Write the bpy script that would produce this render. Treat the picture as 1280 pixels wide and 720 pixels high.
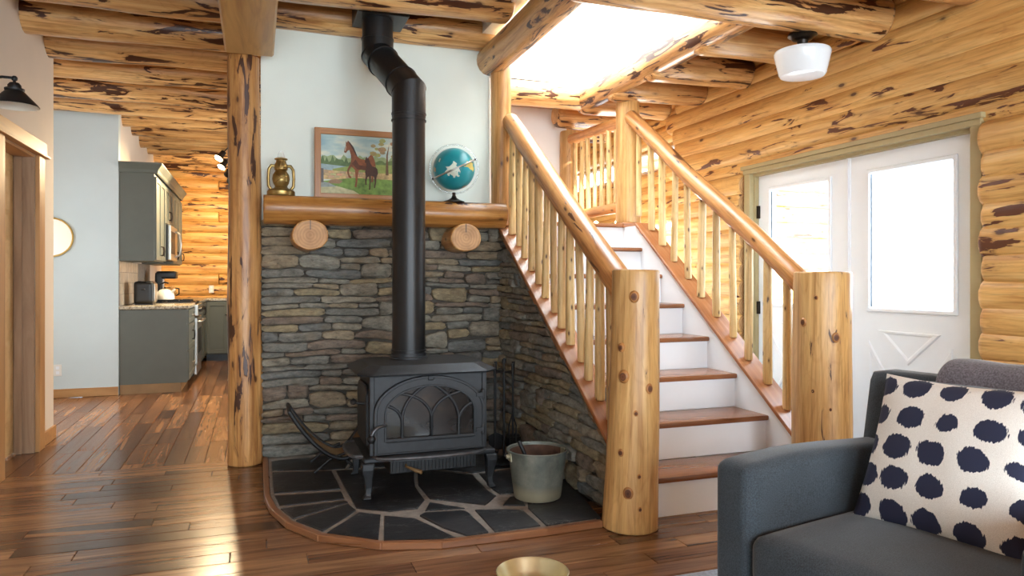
import bpy, bmesh, math, random
from mathutils import Vector, Matrix, Euler, noise

for o in list(bpy.data.objects):
    bpy.data.objects.remove(o, do_unlink=True)
S = bpy.context.scene
C = S.collection
PI = math.pi

# ---------------------------------------------------------------- camera
F, V0, CAMH = 898.0, 349.5, 1.22
YAW = math.atan(320 / 898.0)
cs, cc = math.sin(YAW), math.cos(YAW)
cam = bpy.data.cameras.new('camera')
cam.sensor_width = 36.0
cam.lens = 36.0 * F / 1280.0
cam.shift_y = (V0 - 360.0) / 1280.0
cam.clip_start = 0.05
camo = bpy.data.objects.new('camera', cam)
C.objects.link(camo)
camo.location = (0, 0, CAMH)
camo.rotation_euler = (PI / 2, 0, -YAW)
S.camera = camo

# ---------------------------------------------------------------- world, large lights, exposure
w = bpy.data.worlds.new('sky')
S.world = w
w.use_nodes = True
bg = w.node_tree.nodes['Background']
bg.inputs[0].default_value = (0.72, 0.87, 1.0, 1)
bg.inputs[1].default_value = 8.0
S.view_settings.view_transform = 'Standard'
S.view_settings.look = 'None'
S.view_settings.exposure = 0.52
S.view_settings.gamma = 1.0
S.view_settings.use_curve_mapping = False


def area(name, loc, rot, sx, sy, power, col):
    l = bpy.data.lights.new(name, 'AREA')
    l.shape = 'RECTANGLE'
    l.size, l.size_y = sx, sy
    l.energy = power
    l.color = col
    o = bpy.data.objects.new(name, l)
    C.objects.link(o)
    o.location = loc
    o.rotation_euler = rot
    return o


sun = bpy.data.lights.new('sun', 'SUN')
sun.energy = 7.0
sun.angle = 0.02
sun.color = (1.0, 0.96, 0.9)
suno = bpy.data.objects.new('sun', sun)
C.objects.link(suno)
suno.rotation_euler = Vector((0.30, 0.80, -0.85)).to_track_quat('-Z', 'Y').to_euler()
# added area fill in openings behind the camera, in the hall, loft and kitchen
area('window_fill', (-0.1, -2.93, 1.55), (PI / 2, 0, 0), 2.0, 1.7, 45, (0.90, 0.96, 1.0))
area('window_fill', (2.6, -2.93, 1.55), (PI / 2, 0, 0), 2.0, 1.7, 60, (0.90, 0.96, 1.0))
area('window_fill', (3.88, 6.75, 1.3), (PI / 2, 0, PI / 2), 1.5, 0.9, 65, (1.0, 0.97, 0.92))  # added lamp in the hall window, brightens the landing wall
area('loft_fill', (2.25, 4.65, 4.66), (0, 0, 0), 1.1, 2.3, 80, (0.80, 0.91, 1.0))  # added lamp at the unseen loft top, brightens treads and joists
area('window_fill', (1.55, 8.3, 1.6), (PI / 2, 0, PI / 2), 1.6, 1.3, 40, (1.0, 0.95, 0.85))  # added lamp at an unseen side opening, fills the kitchen


# ---------------------------------------------------------------- pixel helpers (direction only; depth from what a thing touches)
def ray(u, v):
    a = (u - 640) / F
    return Vector((cs + a * cc, cc - a * cs, -(v - V0) / F))


def onz(u, v, z=0.0):
    d = ray(u, v)
    return Vector((0, 0, CAMH)) + d * ((z - CAMH) / d.z)


def ony(u, v, y):
    d = ray(u, v)
    return Vector((0, 0, CAMH)) + d * (y / d.y)


def onx(u, v, x):
    d = ray(u, v)
    return Vector((0, 0, CAMH)) + d * (x / d.x)


# ---------------------------------------------------------------- material helpers
def lin(r, g, b):
    f = lambda q: (q / 255 / 12.92) if q <= 10 else ((q / 255 + 0.055) / 1.055) ** 2.4
    return (f(r), f(g), f(b), 1.0)


class NT:
    def __init__(s, name):
        s.m = bpy.data.materials.new(name)
        s.m.use_nodes = True
        s.t = s.m.node_tree
        s.n = s.t.nodes
        s.b = s.n['Principled BSDF']
        s.out = s.n['Material Output']

    def new(s, t, **kw):
        n = s.n.new(t)
        for k, v in kw.items():
            setattr(n, k, v)
        return n

    def link(s, a, b):
        s.t.links.new(a, b)

    def put(s, inp, val):
        if hasattr(val, 'is_output') or isinstance(val, bpy.types.NodeSocket):
            s.link(val, inp)
        else:
            inp.default_value = val

    def coord(s, scale=(1, 1, 1), rnd=37.0, kind='Object'):
        tc = s.new('ShaderNodeTexCoord')
        oi = s.new('ShaderNodeObjectInfo')
        mu = s.new('ShaderNodeMath', operation='MULTIPLY')
        s.link(oi.outputs['Random'], mu.inputs[0])
        mu.inputs[1].default_value = rnd
        ad = s.new('ShaderNodeVectorMath', operation='ADD')
        s.link(tc.outputs[kind], ad.inputs[0])
        s.link(mu.outputs[0], ad.inputs[1])
        sc = s.new('ShaderNodeVectorMath', operation='MULTIPLY')
        s.link(ad.outputs[0], sc.inputs[0])
        sc.inputs[1].default_value = scale
        return sc.outputs[0]

    def noise(s, vec, scale=1.0, detail=3.0, rough=0.55, dist=0.0):
        n = s.new('ShaderNodeTexNoise')
        s.link(vec, n.inputs['Vector'])
        n.inputs['Scale'].default_value = scale
        n.inputs['Detail'].default_value = detail
        n.inputs['Roughness'].default_value = rough
        n.inputs['Distortion'].default_value = dist
        return n.outputs['Fac']

    def ramp(s, fac, stops, interp='LINEAR'):
        r = s.new('ShaderNodeValToRGB')
        r.color_ramp.interpolation = interp
        el = r.color_ramp.elements
        while len(el) > 1:
            el.remove(el[-1])
        for i, (p, c) in enumerate(stops):
            e = el[0] if i == 0 else el.new(p)
            e.position = p
            e.color = c if len(c) == 4 else (*c, 1)
        s.link(fac, r.inputs[0])
        return r.outputs[0]

    def mix(s, fac, a, b, mode='MIX'):
        m = s.new('ShaderNodeMix', data_type='RGBA', blend_type=mode)
        s.put(m.inputs[0], fac)
        s.put(m.inputs[6], a)
        s.put(m.inputs[7], b)
        return m.outputs[2]

    def math(s, op, a, b=0.0):
        m = s.new('ShaderNodeMath', operation=op)
        s.put(m.inputs[0], a)
        s.put(m.inputs[1], b)
        return m.outputs[0]

    def bump(s, h, strength=0.3, dist=0.01):
        b = s.new('ShaderNodeBump')
        b.inputs['Strength'].default_value = strength
        b.inputs['Distance'].default_value = dist
        s.link(h, b.inputs['Height'])
        s.link(b.outputs[0], s.b.inputs['Normal'])

    def base(s, col, rough=0.5, metal=0.0):
        s.put(s.b.inputs['Base Color'], col)
        s.put(s.b.inputs['Roughness'], rough)
        s.b.inputs['Metallic'].default_value = metal
        return s.m

    def rand(s):
        return s.new('ShaderNodeObjectInfo').outputs['Random']


BW = ((0, 0, 0, 1), (1, 1, 1, 1))


def plain(name, col, rough=0.5, metal=0.0, var=0.06, nscale=6.0, bump=0.0, bscale=80.0):
    t = NT(name)
    v = t.coord((1, 1, 1))
    n = t.noise(v, nscale, 3)
    dk = tuple(c * (1 - var * 2) for c in col[:3]) + (1,)
    lt = tuple(min(1, c * (1 + var)) for c in col[:3]) + (1,)
    t.base(t.ramp(n, [(0.3, dk), (0.7, lt)]), rough, metal)
    if bump:
        t.bump(t.noise(v, bscale, 2), bump, 0.002)
    return t.m


def pine(name, light, mid, dark, bark=0.5, rough=0.38, barkcol=lin(84, 46, 28), knots=0.5, hue=0.12, ks=(3.5, 8.0, 8.0)):
    """peeled log: grain runs along the object's own X axis"""
    t = NT(name)
    g = t.noise(t.coord((1.3, 18, 18)), 1.0, 5, 0.65, 0.8)
    col = t.ramp(g, [(0.30, dark), (0.5, mid), (0.70, light)])
    # fine fibres and contour figure
    fib = t.noise(t.coord((2.2, 60, 60), 29), 1.0, 4, 0.7)
    col = t.mix(1.0, col, t.ramp(fib, [(0.3, (0.66, 0.59, 0.52, 1)), (0.48, (0.98, 0.97, 0.96, 1)), (0.65, (1.08, 1.08, 1.08, 1))]), 'MULTIPLY')
    fg = t.noise(t.coord((1.6, 7, 7), 47), 1.0, 1)
    ln = t.math('SINE', t.math('MULTIPLY', fg, 60.0))
    col = t.mix(1.0, col, t.ramp(ln, [(0.0, (1, 1, 1, 1)), (0.7, (1, 1, 1, 1)), (1.0, (0.94, 0.91, 0.88, 1))]), 'MULTIPLY')
    tone = t.noise(t.coord((0.6, 2.6, 2.6), 91), 1.0, 3)
    col = t.mix(1.0, col, t.ramp(tone, [(0.3, (1 - hue * 1.6, 1 - hue * 1.9, 1 - hue * 2.1, 1)), (0.6, (1.05, 1.05, 1.05, 1))]), 'MULTIPLY')
    rn = t.ramp(t.rand(), [(0, (1 - hue, 1 - hue * 1.2, 1 - hue * 1.3, 1)), (1, (1 + hue * .4,) * 3 + (1,))])
    col = t.mix(1.0, col, rn, 'MULTIPLY')
    hgt = g
    if bark > 0:
        b1 = t.noise(t.coord((3.2, 19, 19), 53), 1.0, 4, 0.55, 0.9)
        zone = t.noise(t.coord((0.9, 3, 3), 23), 1.0, 1)
        b2 = t.math('ADD', b1, t.math('MULTIPLY', t.math('SUBTRACT', zone, 0.5), 0.5))
        th = 0.74 - 0.17 * bark
        mb = t.ramp(b2, [(th, BW[0]), (th + 0.02, BW[1])])
        halo = t.ramp(b2, [(th - 0.06, BW[0]), (th, (0.45, 0.45, 0.45, 1))])
        col = t.mix(halo, col, tuple(c * 0.75 for c in dark[:3]) + (1,))
        bc = t.mix(fib, barkcol, tuple(c * 0.45 for c in barkcol[:3]) + (1,))
        col = t.mix(mb, col, bc)
        hgt = t.math('ADD', g, t.math('MULTIPLY', mb, 0.8))
    if knots > 0:
        vo = t.new('ShaderNodeTexVoronoi')
        t.link(t.coord(ks, 71), vo.inputs['Vector'])
        vo.inputs['Scale'].default_value = 1.0
        k = t.ramp(vo.outputs['Distance'], [(0.04 + 0.06 * knots, BW[1]), (0.07 + 0.08 * knots, (0.3, 0.3, 0.3, 1)), (0.14 + 0.10 * knots, BW[0])])
        col = t.mix(t.math('MULTIPLY', k, 0.92), col, lin(74, 38, 20))
    t.base(col, rough)
    t.bump(hgt, 0.30, 0.006)
    return t.m


def endgrain(name, c1, c2):
    """rings about the object's own X axis"""
    t = NT(name)
    tc = t.new('ShaderNodeTexCoord')
    sp = t.new('ShaderNodeSeparateXYZ')
    t.link(tc.outputs['Object'], sp.inputs[0])
    y2 = t.math('MULTIPLY', sp.outputs[1], sp.outputs[1])
    z2 = t.math('MULTIPLY', sp.outputs[2], sp.outputs[2])
    r = t.math('SQRT', t.math('ADD', y2, z2))
    n = t.noise(t.coord((8, 8, 8)), 1.0, 2)
    rr = t.math('ADD', t.math('MULTIPLY', r, 330.0), t.math('MULTIPLY', n, 7.0))
    f = t.math('ADD', t.math('MULTIPLY', t.math('SINE', rr), 0.18), 0.5)
    col = t.ramp(f, [(0.1, c2), (0.8, c1)])
    big = t.ramp(t.noise(t.coord((14, 14, 14)), 1, 3), [(0.3, (0.75, 0.7, 0.65, 1)), (0.7, (1.1, 1.08, 1.05, 1))])
    t.base(t.mix(1.0, col, big, 'MULTIPLY'), 0.65)
    t.bump(n, 0.2, 0.003)
    return t.m


def plankwood(name, stops, grain=(0.9, 14, 14), rough=0.3, streak=None, rnd=True, dark=lin(40, 22, 12), sap=0.60):
    """sawn wood: grain along the object's X axis, one tone per piece"""
    t = NT(name)
    g = t.noise(t.coord(grain), 1.0, 5, 0.62, 0.9)
    if rnd:
        col = t.ramp(t.rand(), stops)
        gr = t.ramp(g, [(0.28, (0.42, 0.37, 0.34, 1)), (0.5, (1, 1, 1, 1)), (0.72, (1.4, 1.36, 1.28, 1))])
        col = t.mix(1.0, col, gr, 'MULTIPLY')
    else:
        col = t.ramp(g, stops)
    if streak:
        f2 = t.noise(t.coord((0.45, 7, 7), 17), 1.0, 3, 0.5, 1.6)
        col = t.mix(t.ramp(f2, [(sap, BW[0]), (sap + .06, (0.75, 0.75, 0.75, 1))]), col, streak)
        col = t.mix(t.ramp(f2, [(0.30, (0.7, 0.7, 0.7, 1)), (0.38, BW[0])]), col, dark)
    t.base(col, t.ramp(g, [(0.2, (rough * .8,) * 3 + (1,)), (0.8, (rough * 1.25,) * 3 + (1,))]))
    t.bump(g, 0.06, 0.002)
    return t.m


def emit(name, col, s):
    t = NT(name)
    t.b.inputs['Base Color'].default_value = col
    t.b.inputs['Emission Color'].default_value = col
    t.b.inputs['Emission Strength'].default_value = s
    return t.m


def glassy(name, tint=(1, 1, 1, 1), gloss=0.08, rough=0.03):
    t = NT(name)
    tr = t.new('ShaderNodeBsdfTransparent')
    tr.inputs[0].default_value = tint
    gl = t.new('ShaderNodeBsdfGlossy')
    gl.inputs['Roughness'].default_value = rough
    mx = t.new('ShaderNodeMixShader')
    mx.inputs[0].default_value = gloss
    t.link(tr.outputs[0], mx.inputs[1])
    t.link(gl.outputs[0], mx.inputs[2])
    t.link(mx.outputs[0], t.out.inputs['Surface'])
    return t.m


M = {}
M['log_wall'] = pine('log_wall_wood', lin(240, 204, 138), lin(228, 182, 110), lin(202, 148, 82), 0.52, 0.42, lin(112, 62, 38), hue=0.08)
M['log_joist'] = pine('log_joist_wood', lin(238, 200, 142), lin(218, 170, 108), lin(176, 120, 70), 0.95, 0.28, knots=0.3)
M['log_far'] = pine('log_kitchen_wood', lin(240, 198, 128), lin(226, 174, 98), lin(188, 126, 62), 0.70, 0.42)
M['log_post'] = pine('log_post_wood', lin(222, 176, 114), lin(198, 146, 86), lin(152, 100, 54), 0.64, 0.36, lin(82, 48, 32), 0.3)
M['newel'] = pine('newel_wood', lin(228, 190, 128), lin(210, 166, 104), lin(176, 128, 74), 0.12, 0.36, lin(96, 60, 34), 0.0)
M['rail'] = pine('handrail_wood', lin(230, 176, 112), lin(214, 154, 92), lin(180, 120, 66), 0.2, 0.34, lin(110, 66, 36), 0.8, ks=(5, 14, 14))
M['baluster'] = pine('baluster_wood', lin(244, 220, 166), lin(234, 204, 144), lin(208, 170, 106), 0.0, 0.38, knots=0.9, ks=(9, 22, 22))
M['mantel'] = pine('mantel_wood', lin(190, 140, 76), lin(164, 112, 54), lin(120, 76, 34), 0.25, 0.30, lin(66, 34, 18), 0.4)
M['log_end'] = endgrain('log_end_grain', lin(222, 180, 128), lin(184, 136, 88))
M['cut_end'] = endgrain('cut_log_end_grain', lin(206, 164, 120), lin(176, 130, 90))
M['beam'] = plankwood('beam_wood', [(0.25, lin(160, 114, 62)), (0.5, lin(202, 158, 96)), (0.75, lin(216, 176, 116))], (1.2, 9, 9), 0.4, None, False)
M['ceil'] = plankwood('ceiling_board_wood', [(0.25, lin(120, 70, 34)), (0.5, lin(160, 100, 52)), (0.75, lin(184, 124, 70))], (0.8, 10, 10), 0.45, None, False)
FL = [(0.0, lin(76, 50, 35)), (0.2, lin(102, 69, 47)), (0.45, lin(122, 84, 57)), (0.7, lin(132, 94, 65)), (0.9, lin(150, 110, 76)), (1.0, lin(106, 75, 54))]
M['floor'] = plankwood('floor_plank_wood', FL, (1.5, 26, 26), 0.23, lin(164, 120, 82), True, lin(54, 35, 24), 0.63)
M['floor_base'] = plain('floor_base_wood', lin(60, 38, 24), 0.4)
M['tread'] = plankwood('tread_wood', [(0.0, lin(120, 74, 46)), (0.5, lin(138, 88, 56)), (1.0, lin(154, 102, 66))], (1.0, 16, 16), 0.22, lin(170, 118, 76), True, lin(80, 46, 28), 0.66)
M['cap'] = plankwood('stringer_cap_wood', [(0.25, lin(132, 80, 48)), (0.5, lin(166, 108, 68)), (0.75, lin(188, 134, 92))], (1.0, 14, 14), 0.24, None, False)
M['trimwood'] = plankwood('pine_trim_wood', [(0.25, lin(150, 104, 62)), (0.5, lin(184, 136, 84)), (0.75, lin(202, 156, 104))], (1.0, 12, 12), 0.42, None, False)
M['greytrim'] = plankwood('weathered_trim_wood', [(0.25, lin(126, 98, 74)), (0.5, lin(156, 126, 98)), (0.75, lin(176, 148, 120))], (1.0, 12, 12), 0.5, None, False)
M['doorpine'] = plankwood('door_pine_wood', [(0.25, lin(200, 158, 100)), (0.5, lin(222, 184, 126)), (0.75, lin(232, 198, 146))], (1.0, 9, 9), 0.4, None, False)
M['hearthtrim'] = plankwood('hearth_trim_wood', [(0.25, lin(104, 66, 42)), (0.5, lin(136, 90, 58)), (0.75, lin(158, 110, 74))], (1.0, 18, 18), 0.3, None, False)
M['frame'] = plankwood('picture_frame_wood', [(0.25, lin(134, 84, 38)), (0.5, lin(162, 106, 50)), (0.75, lin(182, 126, 66))], (1.0, 22, 22), 0.35, None, False)
M['white'] = plain('white_paint', lin(240, 244, 248), 0.45, 0, 0.01)
M['doorwhite'] = plain('door_white_paint', lin(238, 244, 250), 0.35, 0, 0.01)
M['backwall'] = plain('pale_sage_plaster', lin(226, 232, 222), 0.7, 0, 0.02, 2.0, 0.15, 90)
M['bluewall'] = plain('daylight_blue_plaster', lin(205, 217, 218), 0.7, 0, 0.02, 2.0, 0.1, 90)  # cool daylight tint put into the plaster's base colour
M['cream'] = plain('cream_plaster', lin(222, 210, 196), 0.7, 0, 0.02, 2.0, 0.1, 90)
M['loft'] = plain('loft_white_plaster', lin(246, 244, 240), 0.8, 0, 0.01)
M['olive'] = plain('olive_trim_paint', lin(176, 160, 118), 0.5, 0, 0.04)
M['iron'] = plain('cast_iron', lin(44, 46, 49), 0.5, 0.25, 0.12, 30, 0.15, 220)
M['irondark'] = plain('blackened_iron', lin(30, 30, 31), 0.48, 0.3, 0.1, 20, 0.1, 200)
M['ironworn'] = plain('worn_iron', lin(86, 86, 88), 0.38, 0.5, 0.2, 25)
M['pipe'] = plain('stove_pipe_black', lin(34, 34, 35), 0.36, 0.35, 0.06, 8)
M['brass'] = plain('aged_brass', lin(164, 138, 84), 0.32, 0.9, 0.2, 14)
M['brassbowl'] = plain('pale_brass', lin(228, 220, 178), 0.3, 0.9, 0.08, 8)
M['gold'] = plain('gold_metal', lin(196, 164, 96), 0.28, 0.9, 0.05)
M['steel'] = plain('brushed_steel', lin(186, 184, 178), 0.28, 0.9, 0.06)
M['nickel'] = plain('nickel_knob', lin(170, 166, 156), 0.3, 0.9, 0.04)
M['black'] = plain('black_plastic', lin(20, 20, 21), 0.35, 0, 0.1)
M['bronze'] = plain('dark_bronze', lin(46, 38, 32), 0.35, 0.6, 0.2, 20)
M['whiteglass'] = plain('opal_glass', lin(236, 242, 246), 0.12, 0, 0.005)
M['enamel'] = plain('white_enamel', lin(232, 230, 220), 0.2, 0, 0.01)
M['cab'] = plain('green_grey_cabinet_paint', lin(92, 96, 88), 0.45, 0, 0.03)
M['glass'] = glassy('window_glass')
M['ring'] = glassy('clear_plastic', (0.93, 0.94, 0.94, 1), 0.14, 0.25)
M['mirror'] = plain('mirror_silver', lin(235, 240, 242), 0.02, 1.0, 0.0)
M['bulb'] = emit('lit_bulb', (1.0, 0.78, 0.45, 1), 25)
M['fairy'] = emit('fairy_light', (1.0, 0.86, 0.58, 1), 18)
M['rug'] = plain('pale_blue_rug', lin(176, 186, 200), 0.95, 0, 0.14, 60, 0.6, 180)
M['outlet'] = plain('outlet_plastic', lin(232, 230, 224), 0.4, 0, 0.01)
M['leather'] = plain('brown_leather', lin(120, 92, 58), 0.55, 0, 0.2, 10)
M['toekick'] = plain('toe_kick_board', lin(150, 116, 76), 0.5, 0, 0.08)


def m_stone():
    t = NT('ledge_stone')
    col = t.ramp(t.rand(), [(0, lin(142, 140, 132)), (.16, lin(162, 154, 138)), (.3, lin(128, 129, 126)), (.45, lin(166, 150, 126)), (.6, lin(146, 130, 116)),
                            (.72, lin(156, 152, 140)), (.86, lin(170, 154, 124)), (1, lin(132, 126, 116))], 'CONSTANT')
    n1 = t.noise(t.coord((16, 16, 34)), 1.0, 8, 0.75)
    col = t.mix(1.0, col, t.ramp(n1, [(0.30, (0.30, 0.30, 0.30, 1)), (0.48, (0.85, 0.85, 0.84, 1)), (0.62, (1.2, 1.18, 1.12, 1)), (0.75, (1.6, 1.55, 1.42, 1))]), 'MULTIPLY')
    n2 = t.noise(t.coord((5, 5, 9), 77), 1.0, 3)
    col = t.mix(t.ramp(n2, [(0.55, BW[0]), (0.7, (0.5, 0.5, 0.5, 1))]), col, lin(118, 100, 74))
    t.base(col, 0.8)
    n3 = t.noise(t.coord((30, 30, 75)), 1.0, 7, 0.75)
    t.bump(n3, 1.0, 0.02)
    return t.m


def m_slate():
    t = NT('black_slate')
    n1 = t.noise(t.coord((3, 3, 3)), 1.0, 5, 0.6)
    col = t.ramp(n1, [(0.3, lin(20, 20, 22)), (0.7, lin(48, 48, 50))])
    v = t.noise(t.coord((4, 9, 4), 61), 1.0, 6, 0.65, 1.2)
    d = t.math('ABSOLUTE', t.math('SUBTRACT', v, 0.5))
    n2 = t.noise(t.coord((4, 4, 4), 13), 1.0, 2)
    vein = t.math('MULTIPLY', t.ramp(d, [(0.0, BW[1]), (0.012, BW[0])]), t.ramp(n2, [(0.5, BW[0]), (0.62, BW[1])]))
    col = t.mix(t.math('MULTIPLY', vein, 0.6), col, lin(150, 152, 152))
    t.base(col, t.ramp(n1, [(0.3, (0.34,) * 3), (0.7, (0.55,) * 3)]))
    t.bump(t.noise(t.coord((16, 16, 16)), 1.0, 5, .65), 0.35, 0.008)
    return t.m


def m_granite():
    t = NT('speckled_granite')
    n1 = t.noise(t.coord((26, 26, 26)), 1.0, 4, 0.75)
    col = t.ramp(n1, [(0.32, lin(52, 46, 40)), (0.45, lin(146, 134, 112)), (0.55, lin(196, 188, 168)), (0.68, lin(112, 100, 82))])
    t.base(col, 0.18)
    return t.m


def m_backsplash():
    t = NT('backsplash_tile')
    col = t.ramp(t.rand(), [(0, lin(176, 160, 136)), (.3, lin(200, 188, 166)), (.6, lin(158, 148, 132)), (1, lin(188, 168, 136))])
    t.base(t.mix(0.3, col, t.ramp(t.noise(t.coord((20, 20, 20)), 1, 3), [(.3, lin(130, 112, 92)), (.7, lin(214, 204, 186))])), 0.35)
    return t.m


def m_galv():
    t = NT('galvanised_steel')
    n1 = t.noise(t.coord((7, 7, 7)), 1.0, 5, 0.65)
    tc = t.new('ShaderNodeTexCoord')
    sp = t.new('ShaderNodeSeparateXYZ')
    t.link(tc.outputs['Object'], sp.inputs[0])
    col = t.ramp(n1, [(0.3, lin(92, 98, 92)), (0.55, lin(128, 132, 122)), (0.75, lin(156, 156, 142))])
    low = t.ramp(t.math('ADD', sp.outputs[2], t.math('MULTIPLY', n1, 0.06)), [(0.07, BW[1]), (0.12, BW[0])])
    col = t.mix(t.math('MULTIPLY', low, 0.7), col, lin(178, 168, 138))
    t.base(col, 0.5, 0.45)
    return t.m


def m_fabric(name, c, c2, sc=420.0):
    t = NT(name)
    v = t.coord((1, 1, 1), 3)
    wv = t.new('ShaderNodeTexWave')
    wv.bands_direction = 'X'
    wv.inputs['Scale'].default_value = sc / 6
    t.link(v, wv.inputs['Vector'])
    n = t.noise(v, sc, 2)
    n2 = t.noise(v, 5, 3)
    t.base(t.mix(1.0, t.ramp(n, [(.3, c), (.7, c2)]), t.ramp(n2, [(.3, (.85,) * 3), (.7, (1.12,) * 3)]), 'MULTIPLY'), 0.9)
    t.b.inputs['Sheen Weight'].default_value = 0.25
    t.b.inputs['Sheen Roughness'].default_value = 0.4
    t.bump(t.math('ADD', n, t.math('MULTIPLY', wv.outputs['Fac'], 0.4)), 0.25, 0.001)
    return t.m


def m_dots():
    """off-white cotton with brushed navy blots in a loose grid (cells in the pillow's own X/Y)"""
    t = NT('navy_blot_cotton')
    tc = t.new('ShaderNodeTexCoord')
    n = t.new('ShaderNodeTexNoise')
    n.inputs['Scale'].default_value = 7.0
    t.link(tc.outputs['Object'], n.inputs['Vector'])
    cell = 0.122
    sp = t.new('ShaderNodeSeparateXYZ')
    t.link(tc.outputs['Object'], sp.inputs[0])

    def frac(o, off, c):
        return t.math('SUBTRACT', t.math('FRACT', t.math('ADD', t.math('MULTIPLY', o, 1 / c), off)), 0.5)
    row = t.math('FLOOR', t.math('ADD', t.math('MULTIPLY', sp.outputs[1], 1 / 0.107), 50.5))
    shift = t.math('MULTIPLY', t.math('SINE', t.math('MULTIPLY', row, 2.3)), 0.12)
    fx = t.math('SUBTRACT', t.math('FRACT', t.math('ADD', t.math('ADD', t.math('MULTIPLY', sp.outputs[0], 1 / cell), 50.5), shift)), 0.5)
    fy = frac(sp.outputs[1], 50.5, 0.107)
    wob = t.math('MULTIPLY', t.math('SUBTRACT', n.outputs['Fac'], 0.5), 0.55)
    mp = t.new('ShaderNodeMapping')
    mp.inputs['Scale'].default_value = (150, 32, 32)
    t.link(tc.outputs['Object'], mp.inputs[0])
    rag = t.noise(mp.outputs[0], 1.0, 3)
    fx2 = t.math('MULTIPLY', fx, fx)
    fy2 = t.math('MULTIPLY', t.math('MULTIPLY', fy, fy), 1.15)
    d = t.math('ADD', t.math('SQRT', t.math('ADD', fx2, fy2)), wob)
    d = t.math('ADD', d, t.math('MULTIPLY', t.math('SUBTRACT', rag, 0.5), 0.22))
    m = t.ramp(d, [(0.365, BW[1]), (0.385, BW[0])])
    weave = t.noise(tc.outputs['Object'], 500, 2)
    basec = t.ramp(weave, [(.3, lin(212, 206, 196)), (.7, lin(238, 234, 226))])
    t.base(t.mix(m, basec, lin(36, 40, 64)), 0.9)
    t.bump(weave, 0.2, 0.001)
    return t.m


M['stone'] = m_stone()
M['mortar'] = plain('dark_mortar', lin(82, 76, 68), 0.9, 0, 0.2, 20, 0.5, 60)
M['slate'] = m_slate()
M['grout'] = plain('grey_grout', lin(138, 128, 118), 0.85, 0, 0.12, 30, 0.3, 120)
M['granite'] = m_granite()
M['tile'] = m_backsplash()
M['galv'] = m_galv()
M['chair'] = m_fabric('slate_upholstery', lin(38, 46, 52), lin(66, 75, 82), 260)
M['throw'] = m_fabric('brown_wool_throw', lin(74, 68, 70), lin(116, 110, 116), 160)
M['dots'] = m_dots()


# ---------------------------------------------------------------- mesh builder
WM = {}


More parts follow.
